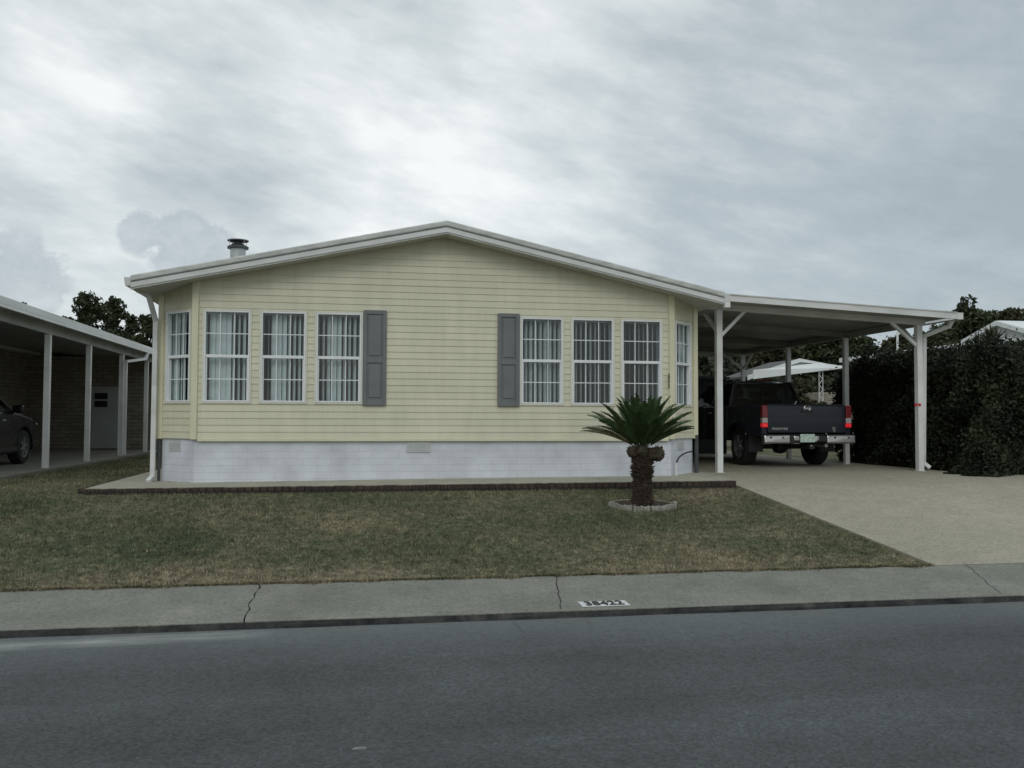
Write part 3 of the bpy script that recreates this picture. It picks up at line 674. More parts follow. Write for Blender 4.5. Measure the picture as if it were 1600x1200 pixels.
# ------------------------------------------------------------------ vehicles (local: rear at y=0, heading +y, x right, z from the ground)
def arc(cy, cz, r, a0, a1, n=12): return [(cy + r * math.cos(R(a0 + (a1 - a0) * i / n)), cz + r * math.sin(R(a0 + (a1 - a0) * i / n))) for i in range(n + 1)]
def wheel(root, x, y, r, w, side, tyre='rubber', spokes=6):
    mb = MB().lathe((x, y, r), [(r * .60, -w / 2), (r * .93, -w / 2), (r, -w / 2 + .03), (r, w / 2 - .03), (r * .93, w / 2), (r * .60, w / 2), (r * .60, -w / 2)], 32, 'x')
    t = mb.build('wheel', tyre, root, subtract=False, smooth=False)
    s = side; xo = x + s * (w / 2 - .02)
    mb = MB().lathe((x, y, r), [(r * .61, s * (w / 2 - .002)), (r * .55, s * (w / 2 - .01)), (r * .55, s * (w / 2 - .05)), (r * .50, s * (w / 2 - .07))], 32, 'x')
    mb.lathe((x, y, r), [(0, s * (w / 2 - .012)), (r * .15, s * (w / 2 - .012)), (r * .17, s * (w / 2 - .03))], 20, 'x')
    for k in range(spokes):
        a = 2 * math.pi * k / spokes + .3
        mb.beam((xo, y + r * .12 * math.cos(a), r + r * .12 * math.sin(a)), (xo - s * .005, y + r * .57 * math.cos(a), r + r * .57 * math.sin(a)), .05, .02, Vector((s, 0, 0)))
    mb.build('rim', 'rim', t, subtract=False)
    mb = MB().lathe((x, y, r), [(0, s * (w / 2 - .09)), (r * .58, s * (w / 2 - .09))], 24, 'x'); mb.build('brake_disc', 'blackplastic', t, subtract=False)
    return t
def greenhouse(root, bot, top, wb, wt, zb, zt, paint, glassm, rearglass=None):
    n = len(bot); mb = MB(); pm = MB()
    def pil(i, s, th=.035, wd=.035):
        MB().beam((s * wb, bot[i], zb - .03), (s * wt, top[i], zt), wd * 2, th, Vector((s, 0, 0))).build('pillar', 'blackplastic', root, subtract=False)
    for s in (-1, 1):
        for i in range(n): pil(i, s, wd=.05 if i in (0,) else .032)
        mb.beam((s * wt, top[0], zt), (s * wt, top[-1], zt), .06, .06)
    yr, yf = top[0], top[-1]
    # crowned roof
    ny, nx_ = 6, 6; vs = []; fs = []
    for j in range(ny + 1):
        for i in range(nx_ + 1):
            u = -1 + 2 * i / nx_; v = j / ny
            vs.append((u * (wt + .02), yr - .04 + (yf - yr + .08) * v, zt + .055 * (1 - u ** 4) * (1 - (2 * v - 1) ** 6) - .0))
    for j in range(ny):
        for i in range(nx_): a = j * (nx_ + 1) + i; fs.append((a, a + 1, a + nx_ + 2, a + nx_ + 1))
    mb.add(vs, fs); mb.box(-wt, wt, yr, yf, zt - .035, zt + .001)
    mb.build('cab_roof', paint, root, subtract=False, bevel=.008)
    
    def pane(name, pts, m, th=.004):
        q = MB().add(pts, [(0, 1, 2, 3)]).build(name, m, root, subtract=False); return q
    e = .008
    pane('rear_window', [(-wb + .03, bot[0] - e, zb), (wb - .03, bot[0] - e, zb), (wt - .03, top[0] - e, zt - .02), (-wt + .03, top[0] - e, zt - .02)], rearglass or glassm)
    pane('windshield', [(-wb + .03, bot[-1] + e, zb), (wb - .03, bot[-1] + e, zb), (wt - .03, top[-1] + e, zt - .02), (-wt + .03, top[-1] + e, zt - .02)], glassm)
    for s in (-1, 1):
        for i in range(n - 1):
            pane('side_window', [(s * (wb + .004), bot[i] + .03, zb), (s * (wb + .004), bot[i + 1] - .03, zb), (s * (wt + .004), top[i + 1] - .03, zt - .02), (s * (wt + .004), top[i] + .03, zt - .02)], 'sideglass' if rearglass else glassm)

truck = empty('pickup_truck', (8.48, 15.78, .685), 'dark navy pickup truck parked under the carport with its tailgate toward the street', 'pickup truck')
def side_poly(y0, y1, zlow, zh, arches, top):
    p = [(y0, zlow + .05)]
    for cy, cz, r in arches:
        dz = (zlow - cz); a = math.degrees(math.asin(max(-1, min(1, dz / r)))); p += arc(cy, cz, r, 180 - a, a)
    p += [(y1, zlow), *top]; return p
W = .915
# bed sides
for s in (-1, 1):
    poly = [(.10, .62), (.71, .60)] + arc(1.17, .40, .47, 154, 26)[0:] + [(1.63, .55), (1.67, .55), (1.67, 1.19), (.10, 1.19)]
    mb = MB().prism(poly, 'x', s * (W - .11), s * W)
    mb.build('bed_side', 'navy', truck, subtract=False, bevel=.02)
MB().box(-W + .11, W - .11, .16, 1.67, .72, .76).build('bed_floor', 'blackplastic', truck, subtract=False)
# cab and nose
poly = [(1.70, .50), (3.85, .48)] + arc(4.33, .40, .46, 170, 10) + [(5.0, .50), (5.12, .56), (5.17, .85), (5.08, 1.02), (4.5, 1.12), (3.9, 1.18), (1.70, 1.20)]
mb = MB().prism(poly, 'x', -W + .01, W - .01); body = mb.build('body', 'navy', truck, subtract=False, bevel=.035)
for s in (-1, 1):
    for y in (1.80, 2.78): MB().box(s * (W - .012), s * (W + .0), y + .95, y + .962, .55, 1.18).build('door_gap', 'dark', truck, subtract=False)
    for y in (2.45, 3.45): MB().box(s * W, s * (W + .03), y, y + .15, 1.03, 1.06).build('door_handle', 'chrome', truck, subtract=False, bevel=.006)
    mb = MB(); mb.tube([(s * (W + .004), yy, zz) for yy, zz in arc(1.17, .40, .47, 160, 20)], .022, 6); mb.build('arch_flare', 'navy', truck, subtract=False, smooth=True)
    mb = MB(); mb.tube([(s * (W - .004), yy, zz) for yy, zz in arc(4.33, .40, .46, 170, 10)], .022, 6); mb.build('arch_flare', 'navy', truck, subtract=False, smooth=True)
    MB().box(s * (W + .02), s * (W + .20), 3.62, 3.74, 1.20, 1.38).build('side_mirror', 'blackplastic', truck, subtract=False, bevel=.03)
    wheel(truck, s * .76, 1.17, .375, .25, s); wheel(truck, s * .76, 4.33, .375, .25, s)
greenhouse(truck, [1.76, 2.74, 3.86], [1.92, 2.70, 3.22], .80, .62, 1.19, 1.68, 'navy', 'autoglass', 'rearglass')
# seats with headrests
for x in (-.38, .38):
    for y in (2.3, 3.05):
        mb = MB(); mb.box(x - .24, x + .24, y, y + .12, .9, 1.36); mb.box(x - .13, x + .13, y + .0, y + .09, 1.40, 1.54); mb.box(x - .02, x + .02, y + .03, y + .05, 1.3, 1.42)
        mb.build('seat', 'blackplastic', truck, subtract=False, bevel=.03)
# tailgate
mb = MB().box(-.795, .795, .045, .11, .66, 1.185); tg = mb.build('tailgate', 'navy', truck, subtract=False, bevel=.012)
MB().box(-.795, .795, .036, .12, 1.185, 1.205).build('top_cap', 'navy', tg, subtract=False, bevel=.008)
MB().box(-.70, .70, .038, .046, .98, .995).build('crease', 'blackplastic', tg, subtract=False)
MB().box(-.12, .12, .022, .047, 1.05, 1.095).build('handle', 'blackplastic', tg, subtract=False, bevel=.01)
# round emblem with a bar
mb = MB(); ring = [(.060 * math.cos(2 * math.pi * k / 24), .036, 1.125 + .050 * math.sin(2 * math.pi * k / 24)) for k in range(25)]
mb.tube(ring, .013, 6, False); mb.box(-.078, .078, .022, .038, 1.11, 1.142); mb.build('emblem', 'chrome', tg, subtract=False)
def ttext(name, s, size, x, z, **k):
    mw = Matrix.Translation((x, .041, z)) @ Matrix.Rotation(R(90), 4, 'X')
    o = text_obj(name, s, size, 'chrome', None, mw, .003, .0012, **k); o.parent = tg; return o
ttext('lettering', 'FRONTIER', .062, -.555, .735, sx=1.05, sp=1.1); ttext('badge', 'SE', .07, .55, .745); 
ttext('badge', 'V6', .045, .56, .695)
for s in (-1, 1):
    x0, x1 = s * .80, s * .912
    def lens(z0, z1, m, nm, par, inset=0):
        mb = MB().hexa([(min(x0, x1), .02 + inset, z0), (max(x0, x1), .02 + inset, z0), (max(x0, x1), .14, z0), (min(x0, x1), .14, z0), (min(x0, x1) + (.04 if False else 0), .03 + inset, z1), (max(x0, x1), .03 + inset, z1), (max(x0, x1), .14, z1), (min(x0, x1), .14, z1)])
        return mb.build(nm, m, par, subtract=False, bevel=.012)
    tl = lens(.95, 1.185, 'redlens', 'tail_light', truck); lens(.845, .948, 'clearlens', 'reverse_lens', tl); lens(.765, .843, 'redglint', 'lower_lens', tl)
    MB().box(min(x0, x1), max(x0, x1), .06, .14, .62, .762).build('corner_panel', 'navy', truck, subtract=False, bevel=.01)
MB().box(-.16, .16, 1.86, 1.95, 1.725, 1.755).build('high_brake_light', 'redlens', truck, subtract=False, bevel=.01)
# chrome bumper with a dark step pad, number plate
mb = MB()
for a, b in ((-.93, -.40), (.34, .93)):
    mb.hexa([(a, -.10, .46 if a < 0 else .46), (b, -.10, .46), (b, .02, .46), (a, .06, .46), (a, -.08, .62), (b, -.10, .62), (b, .04, .62), (a, .06, .62)])
mb.box(-.33, .34, -.07, .02, .50, .61)
bp = mb.build('bumper', 'chrome', truck, subtract=False, bevel=.03)
mb = MB().box(-.90, .90, -.085, .04, .618, .632); mb.box(-.40, -.33, -.09, 0, .45, .62); mb.box(.18, .34, -.078, -.06, .50, .60); mb.build('step_pad', 'blackplastic', bp, subtract=False, bevel=.005)
for x in (-.80, -.56, .50, .78): MB().lathe((x, -.1, .575), [(0, -.004), (.018, -.004), (.018, .02)], 12, 'y').build('sensor', 'blackplastic', bp, subtract=False)
MB().box(.10, .12, -.085, -.06, .50, .60).build('latch_plate', 'white', bp, subtract=False)
MT['plate'] = mat('number_plate', (.62, .70, .66), (.30, .45, .36), 38, .4, detail=2, lo=.40, hi=.56)
MB().box(-.21, .085, -.098, -.075, .485, .64).build('licence_plate', 'plate', bp, subtract=False, bevel=.004)
# underside: axle, spare wheel, hitch, silencer
mb = MB().tube([(-.65, 1.17, .37), (.65, 1.17, .37)], .05, 10); mb.lathe((0, 1.17, .37), [(.0, -.15), (.13, -.10), (.15, 0), (.13, .10), (0, .15)], 14, 'x'); mb.build('rear_axle', 'blackplastic', truck, subtract=False)
MB().lathe((0, .60, .47), [(.0, 0), (.34, 0), (.36, .05), (.36, .16), (.34, .2), (0, .2)], 24).build('spare_wheel', 'rubber', truck, subtract=False)
MB().box(-.05, .05, -.14, .3, .36, .43).build('hitch', 'blackplastic', truck, subtract=False)
MB().lathe((-.02, -.15, .42), [(0, -.02), (.02, -.015), (.025, 0), (.02, .015), (0, .02)], 10).build('hitch_ball', 'chrome', truck, subtract=False, smooth=True)
MB().tube([(.38, .02, .42), (.38, 1.0, .42)], .035, 8).build('exhaust', 'rim', truck, subtract=False)
MB().box(-.6, .6, .4, 4.6, .46, .60).build('chassis', 'blackplastic', truck, subtract=False)
for s in (-1, 1): MB().box(s * .6, s * .9, .66, .68, .28, .62).build('mud_flap', 'blackplastic', truck, subtract=False)
for s in (-1, 1): MB().box(min(s * .62, s * .86), max(s * .62, s * .86), 5.10, 5.165, .78, .98).build('headlight', 'clearlens', truck, subtract=False, bevel=.02)
MB().box(-.58, .58, 5.12, 5.19, .70, .98).build('front_grille', 'chrome', truck, subtract=False, bevel=.02)

# neighbour's dark car
car = empty('parked_car', (-7.42, 15.75, .655), 'dark grey car parked under the neighbouring carport at the left edge', 'car')
Wc = .90
poly = [(.02, .45), (.05, .30), (.55, .25)] + arc(.95, .33, .39, 170, 10) + [(1.4, .22), (3.3, .22)] + arc(3.72, .33, .39, 170, 10) + [(4.15, .25), (4.48, .30), (4.58, .55), (4.50, .78), (4.2, .92), (3.45, 1.02), (3.2, 1.05), (.25, 1.05), (.04, .9)]
MB().prism(poly, 'x', -Wc, Wc).build('body', 'charcoalpaint', car, subtract=False, bevel=.06)
greenhouse(car, [.20, 1.30, 2.35, 3.40], [.75, 1.35, 2.20, 2.65], .80, .60, 1.05, 1.50, 'charcoalpaint', 'darkglass')
for s in (-1, 1):
    wheel(car, s * .79, .95, .34, .22, s); wheel(car, s * .79, 3.72, .34, .22, s)
    MB().box(min(s * .88, s * 1.06), max(s * .88, s * 1.06), 3.05, 3.20, 1.02, 1.17).build('side_mirror', 'charcoalpaint', car, subtract=False, bevel=.03)
    MB().box(min(s * .60, s * .87), max(s * .60, s * .87), 4.40, 4.56, .68, .82).build('headlight', 'clearlens', car, subtract=False, bevel=.03)
    MB().box(min(s * .62, s * .88), max(s * .62, s * .88), -.01, .10, .78, .96).build('tail_light', 'redlens', car, subtract=False, bevel=.03)
    MB().box(min(s * .9, s * .925), max(s * .9, s * .925), 2.5, 2.66, .86, .89).build('door_handle', 'chrome', car, subtract=False, bevel=.005)
    MB().box(min(s * .895, s * .915), max(s * .895, s * .915), 1.4, 3.3, .28, .36).build('sill_trim', 'blackplastic', car, subtract=False)

# ------------------------------------------------------------------ neighbouring home on the left with its long carport
nh = empty('neighbour_home', (-9.5, 20, .6), 'tan neighbouring home at the left with a long white edged carport on posts', 'house')
SLAB = .655
NX = -5.6
structure(MB().box(-9.6, -5.42, 11.5, 27.2, .45, SLAB).build('neighbour_driveway', 'slab'))
siding(nh, Vector((-9.5, 12.5, 0)), Vector((0, 1, 0)), Vector((1, 0, 0)), lambda z: (0, 16), .6, 3.5, [(9.6, 11.2, 1.45, 2.62)], .2, 'side_wall', 'tanwall')
siding(nh, Vector((-9.5, 28.5, 0)), Vector((1, 0, 0)), Vector((0, -1, 0)), lambda z: (0, 5.3), .6, 3.4, [], .2, 'shed_wall', 'tanwall')
siding(nh, Vector((-16.5, 12.5, 0)), Vector((1, 0, 0)), Vector((0, -1, 0)), lambda z: (0, 7), .6, 3.5, [], .2, 'front_wall', 'tanwall')
MB().box(-9.5, -4.2, 28.51, 31.5, .6, 3.4).build('shed_body', 'tanwall', nh)
MB().prism([(-16.9, 3.5), (-13, 4.3), (-9.2, 3.5), (-9.2, 3.42), (-16.9, 3.42)], 'y', 12.2, 31.5).build('main_roof', 'farroof', nh)
# side window
mb = MB(); O = Vector((-9.5, 12.5, 0)); U = Vector((0, 1, 0)); Nn = Vector((1, 0, 0))
for a, b, c, d in ((9.6, 9.66, 1.45, 2.62), (11.14, 11.2, 1.45, 2.62), (9.66, 11.14, 1.45, 1.51), (9.66, 11.14, 2.56, 2.62), (9.66, 11.14, 2.0, 2.04)): mb.lbox(O, U, Nn, a, b, -.05, .03, c, d)
nw = mb.build('window', 'frame', nh); MB().lbox(O, U, Nn, 9.66, 11.14, -.06, -.045, 1.5, 2.57).build('pane', 'dark', nw)
MB().lbox(O, U, Nn, 11.6, 14.4, .002, .05, .62, 1.75).build('lower_panel', 'door', nh)
# door
xa, xb = Xf(143, 650, 28.47), Xf(185, 650, 28.47)
dz1 = atY(165, 604, 28.47).z
dr = MB().box(xa, xb, 28.44, 28.49, .66, dz1).build('door', 'door', nh, bevel=.01)
wz0, wz1 = atY(158, 636, 28.44).z, atY(158, 614, 28.44).z; wa, wb_ = Xf(148, 625, 28.44), Xf(168, 625, 28.44)
MB().box(wa, wb_, 28.425, 28.442, wz0, wz1).build('door_window', 'dark', dr); MB().box(wa - .03, wb_ + .03, 28.415, 28.43, (wz0 + wz1) / 2 - .02, (wz0 + wz1) / 2 + .02).build('sash_bar', 'door', dr)
mb = MB().prism([(-9.5, 3.60), (-5.35, 3.32), (-5.35, 3.27), (-9.5, 3.53)], 'y', 12.5, 31.6); mb.build('carport_roof', 'pan', nh)
MB().box(-5.35, -5.30, 12.4, 31.7, 3.32, 3.44).build('roof_edge', 'whitemetal', nh, bevel=.006)
MB().box(-5.33, -5.295, 12.4, 31.7, 3.27, 3.318).build('fascia', 'white', nh, bevel=.004)
MB().box(NX - .04, NX + .04, 12.6, 31.4, 3.13, 3.29).build('long_beam', 'pan', nh)
MB().box(-9.5, -5.35, 12.45, 12.5, 3.30, 3.48).build('end_fascia', 'white', nh)
for y in (12.7, 15.15, 17.8, 20.4, 23.15, 25.8): MB().box(NX - .05, NX + .05, y - .05, y + .05, SLAB, 3.13).build('post', 'white', nh, bevel=.005)
mb = MB(); mb.beam((-5.32, 24.6, 3.27), (-5.33, 24.4, 3.10), .07, .06); mb.beam((-5.33, 24.45, 3.11), (-5.47, 23.0, 2.95), .07, .06); mb.beam((-5.48, 23.05, 2.98), (-5.48, 23.05, .68), .07, .06); mb.build('downspout', 'white', nh)

# ------------------------------------------------------------------ shed at the back of the carport
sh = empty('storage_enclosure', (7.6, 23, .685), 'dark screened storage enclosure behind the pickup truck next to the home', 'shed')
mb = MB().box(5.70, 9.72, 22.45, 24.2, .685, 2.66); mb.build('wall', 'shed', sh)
mb = MB().box(5.60, 9.80, 22.38, 24.3, 2.66, 2.72); mb.build('roof', 'darkgrey', sh)
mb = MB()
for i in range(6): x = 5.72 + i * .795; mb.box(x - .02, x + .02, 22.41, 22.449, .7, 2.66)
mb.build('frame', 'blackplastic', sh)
# small things by the shed: pale bucket and planter
bk = MB().lathe((6.62, 21.7, .685), [(0, 0), (.13, 0), (.16, .30), (.165, .31), (.15, .31), (.12, .02)], 18).build('bucket', 'ventgrey'); tag(bk, 'small grey bucket on the slab beside the dark enclosure', 'bucket')

# ------------------------------------------------------------------ buildings behind
# white gabled carport seen past the truck cab
gY = 36.0
g = empty('gabled_carport', (atY(1245, 600, gY).x, gY, .6), 'white gabled carport roof seen through the carport above the truck cab', 'carport')
a = atY(1250, 560, gY); l = atY(1172, 574, gY); r = atY(1303, 576, gY + 1.0)
hb_ = .42
lb = atY(1172, 589, gY)
mb = MB().prism([(l.x - .1, l.z - .55), (a.x, a.z - .16), (r.x - .9, r.z + .1), (r.x, r.z), (a.x, a.z), (l.x - .1, l.z - .35)], 'y', gY, gY + .06); mb.build('rake_fascia', 'farwhite', g)
mb = MB().add([(lb.x - .1, gY - .5, lb.z - .12), (r.x, gY - .1, r.z - .03), (r.x, gY - .1, r.z + .03), (r.x - 1.3, gY - .1, r.z + .16), (lb.x - .1, gY - .5, lb.z + .26)], [(0, 1, 2, 3, 4)]); mb.build('eave_fascia', 'farwhite', g, solid=.06)
MB().prism([(l.x - .1, lb.z), (r.x - 1.2, r.z + .05), (a.x, a.z - .1), (l.x - .1, l.z - .4)], 'y', gY + .1, gY + .14).build('gable_panel', 'ventgrey', g)
MB().prism([(l.x - .1, l.z - .36), (a.x, a.z - .01), (r.x, r.z - .01), (r.x, r.z - .10), (a.x, a.z - .10), (l.x - .1, l.z - .45)], 'y', gY + .15, gY + 3).build('roof', 'shaderoof', g)
pp = atY(1283, 600, gY - .1)
mb = MB(); x0 = pp.x; top = r.z; mb.box(x0 - .10, x0 - .08, gY - .1, gY - .07, .6, top); mb.box(x0 + .08, x0 + .10, gY - .1, gY - .07, .6, top)
z = .7
k = 0
while z < top - .2:
    s = 1 if k % 2 else -1; mb.beam((x0 - .09 * s, gY - .085, z), (x0 + .09 * s, gY - .085, z + .22), .022, .02); z += .22; k += 1
mb.build('trellis_post', 'farwhite', g)
MB().box(pp.x - 6, pp.x - 5.9, gY + 8, gY + 8.1, .6, 2.6).build('post', 'farwhite', g)
wl = atY(1262, 600, gY + 6); wr = atY(1312, 600, gY + 6)
MB().box(wl.x, wr.x + 1, gY + 5, gY + 8.9, .6, 2.95).build('wall', 'tanwall', g)
MB().box(l.x - .1, atY(1225, 600, gY + 3).x, gY + 3, gY + 8.9, .6, 3.0).build('wall', 'farwall', g)
# right neighbour: long carport edge just above the hedge
n2 = empty('white_carport', (15.5, 21, .6), 'white roof edge running just above the dark hedge beside the carport posts', 'carport')
MB().box(14.0, 14.06, 17.2, 24.2, 3.27, 3.40).build('fascia', 'farwhite', n2, bevel=.01)
MB().hexa([(14.06, 17.2, 3.29), (18, 17.2, 3.40), (18, 24.2, 3.40), (14.06, 24.2, 3.29), (14.06, 17.2, 3.37), (18, 17.2, 3.48), (18, 24.2, 3.48), (14.06, 24.2, 3.37)]).build('roof', 'farroof', n2)
for y in (17.4, 20.7, 24): MB().box(14.1, 14.2, y - .05, y + .05, .6, 3.3).build('post', 'farwhite', n2)
MB().box(17.9, 18, 17.4, 24.1, .6, 3.4).build('wall', 'farwall', n2)
# white gable house at the right edge
gh = empty('white_gable_house', (24, 29, .6), 'white house with a gabled end rising above the hedge at the right edge', 'house')
ap = atX(1557, 502, 23.0); fe = atX(1505, 532, 23.0); hw = fe.y - ap.y; dz = ap.z - fe.z
ne = (ap.y - hw * 1.7, ap.z - dz * 1.7)
MB().prism([(fe.y, fe.z), (ap.y, ap.z), ne, (ne[0], .6), (fe.y - .2, .6)], 'x', 23.12, 23.2).build('gable_wall', 'farwall', gh)
MB().box(23.2, 36, ne[0] + .1, ap.y + 1.7, .6, ne[1] - .1).build('body', 'farwall', gh)
MB().prism([(fe.y + .1, fe.z - .16), (ap.y, ap.z - .15), (ne[0] - .25, ne[1] - .22), (ne[0] - .25, ne[1] - .06), (ap.y, ap.z + .02), (fe.y + .1, fe.z + .0)], 'x', 22.95, 23.11).build('rake_board', 'farwhite', gh)
MB().prism([(fe.y + .1, fe.z - .10), (ap.y, ap.z - .06), (ne[0] - .25, ne[1] - .14), (ne[0] - .25, ne[1] - .05), (ap.y, ap.z + .03), (fe.y + .1, fe.z + .01)], 'x', 23.112, 37).build('roof', 'farwhite', gh)
MB().box(23.0, 23.11, ne[0] - .2, fe.y, fe.z - .42, fe.z - .28).build('gable_trim', 'farwhite', gh)
mb = MB()
for yy, zz in ((ap.y - .1, fe.z - .1), ): mb.box(23.05, 23.119, yy - .25, yy + .25, zz, zz + .25)
mb.build('gable_vent', 'ventgrey', gh)
# slim white pole beyond the hedge
p = atY(1402.5, 550, 40); q = atY(1402.5, 519, 40)
pl = MB().tube([(p.x, 40, .6), (p.x, 40, q.z)], .055, 8).build('utility_pole', 'farwhite'); tag(pl, 'slim pale pole standing in front of trees beyond the hedge', 'pole')

# ------------------------------------------------------------------ vegetation
def leaf_quads(centres, size, rngl, flat=.35):
    n = len(centres); a = rngl.normal(size=(n, 3)); a /= np.linalg.norm(a, axis=1, keepdims=True); b = rngl.normal(size=(n, 3)); b -= a * (a * b).sum(1, keepdims=True); b /= np.linalg.norm(b, axis=1, keepdims=True)
    s = size * rngl.uniform(.6, 1.4, size=(n, 1)); A_ = a * s; B_ = b * s * .5
    V = np.stack([centres - A_, centres + B_, centres + A_, centres - B_], axis=1).reshape(-1, 3)
    return V, np.arange(n * 4).reshape(-1, 4)
def tree(name, x, y, z0, H, rad, label, cat='tree', group=None, seed=0, nclump=26, per=420, leaf=.16, m='leaf1', cb=.35, clr=.34, vert=1.0, cone=0.0):
    r = np.random.default_rng(seed); rr = random.Random(seed)
    t = empty(name, (x, y, z0), label, cat, group)
    mb = MB(); top = Vector((x + rr.uniform(-.3, .3), y, z0 + H * .9)); pts = [Vector((x, y, z0)), Vector((x + rr.uniform(-.15, .15), y, z0 + H * .3)), Vector((x + rr.uniform(-.2, .2), y, z0 + H * .6)), top]
    mb.tube(pts, [H * .022, H * .017, H * .011, H * .003], 7); cl = []
    for i in range(nclump):
        h = cb + (1 - cb) * ((i + .5) / nclump) ; ang = rr.uniform(0, 6.283)
        w = math.sin(math.pi * min(1, max(.08, (h - cb) / (1 - cb) * .88 + .12))) ** .7 if cone == 0 else (1 - (h - cb) / (1 - cb)) ** .8 + .08
        d = rad * w * rr.uniform(.25, 1.0)
        c = Vector((x + d * math.cos(ang), y + d * math.sin(ang), z0 + H * (h * .95))); s = rad * clr * rr.uniform(.6, 1.15)
        cl.append((c, s)); root = Vector((x, y, z0 + H * max(.15, h - .16)))
        mb.tube([root, (root + c) / 2 + Vector((0, 0, -.03 * H * rr.random())), c], [H * .006, H * .004, H * .0015], 5)
    mb.build('trunk', 'bark', t)
    C = []
    for c, s in cl:
        k = int(per * rr.uniform(.7, 1.2)); p = r.normal(size=(k, 3)); p /= np.linalg.norm(p, axis=1, keepdims=True); rad_ = r.uniform(.25, 1, size=(k, 1)) ** .6
        sub = r.normal(size=(9, 3)) * .55; pick = sub[r.integers(0, 9, k)]
        C.append(np.array(c) + (p * rad_ * .55 + pick * .7) * s * np.array([1, 1, .72 * vert]))
    C = np.concatenate(C); V, Q = leaf_quads(C, leaf, r); np_mesh('crown', V, Q, m, t); return t
def tree_px(px, topy, Y, halfw_px, **k):
    p = atY(px, topy, Y); s = Y * .98 / F; return tree(k.pop('name', 'background_tree'), p.x, Y, .6, p.z - .6, halfw_px * s, **k)
GL = 'trees beyond the neighbouring carport'
tree_px(135, 452, 62, 34, label='tallest loose crowned tree above the left carport roof edge', group=GL, seed=1, nclump=44, clr=.42, leaf=.12, per=165, m='leaf1', cb=.45)
tree_px(178, 458, 64, 30, label='round topped tree second from left above the left carport roof', group=GL, seed=2, nclump=44, clr=.42, leaf=.12, per=165, cb=.45)
tree_px(207, 487, 66, 16, label='thin sparse treetop between the two tall trees and the home corner', group=GL, seed=3, nclump=36, clr=.5, leaf=.12, per=130, cb=.5)
tree_px(232, 490, 60, 24, label='bushy tree directly behind the left corner downspout of the yellow home', group=GL, seed=4, nclump=56, clr=.42, leaf=.13, per=240, cb=.4)
tree_px(38, 463, 70, 10, label='small treetop just showing above the roof edge at far left', group=GL, seed=5, nclump=12, clr=.4, leaf=.14, per=200, cb=.6)
tree_px(158, 520, 75, 60, label='low broad tree filling the gap beneath the taller left crowns', group=GL, seed=6, nclump=26, clr=.24, leaf=.17, per=260, cb=.55)
GR = 'trees behind the carport and hedge'
specs = [(1510, 476, 48, 58, 'dark rounded tree behind the end of the carport roof', 11, 'leaf1'), (1545, 484, 52, 34, 'spiky dark tree left of the white gable apex', 12, 'leaf1'),
         (1580, 480, 55, 43, 'feathery brown green tree above the white gable roof', 13, 'leaf2'), (1640, 470, 50, 58, 'dark tree at the far right edge beyond the gable house', 14, 'leaf1'),
         (1462, 512, 46, 49, 'leafy tree right of the front carport post above the hedge', 15, 'leaf1'), (1405, 520, 50, 43, 'pale green tree seen behind the slim pole', 16, 'leaf2'),
         (1345, 522, 55, 49, 'thin tree with sky showing through under the carport roof', 17, 'leaf1'), (1300, 500, 58, 58, 'dark dense tree right of the gabled carport roof', 18, 'leaf1'),
         (1255, 495, 60, 63, 'tall dark tree behind the gabled carport peak', 19, 'leaf1'), (1205, 495, 56, 58, 'brown green tree behind the truck cab', 20, 'leaf2'),
         (1160, 495, 58, 58, 'dark tree behind the braced rear carport post', 21, 'leaf1'), (1105, 490, 60, 63, 'dark tree between the yellow home corner and the front carport post', 22, 'leaf1')]
for px, ty, Y, hw_, lab, sd, m in specs:
    tree_px(px, ty, Y, hw_, label=lab, group=GR, seed=sd, m=m, nclump=80, clr=.42 if sd not in (17, 16) else .34, leaf=.16, per=300 if sd != 17 else 110, cb=.12)
tree_px(1258, 590, 33, 26, label='green bush beneath the white gable right of the truck cab', cat='bush', name='bush', seed=30, nclump=22, clr=.42, leaf=.07, per=420, cb=.1, m='leaf2')
tree_px(1100, 600, 30, 60, label='dark shrub mass behind the storage enclosure', cat='bush', name='bush', seed=31, nclump=26, clr=.42, leaf=.1, per=420, cb=.1)

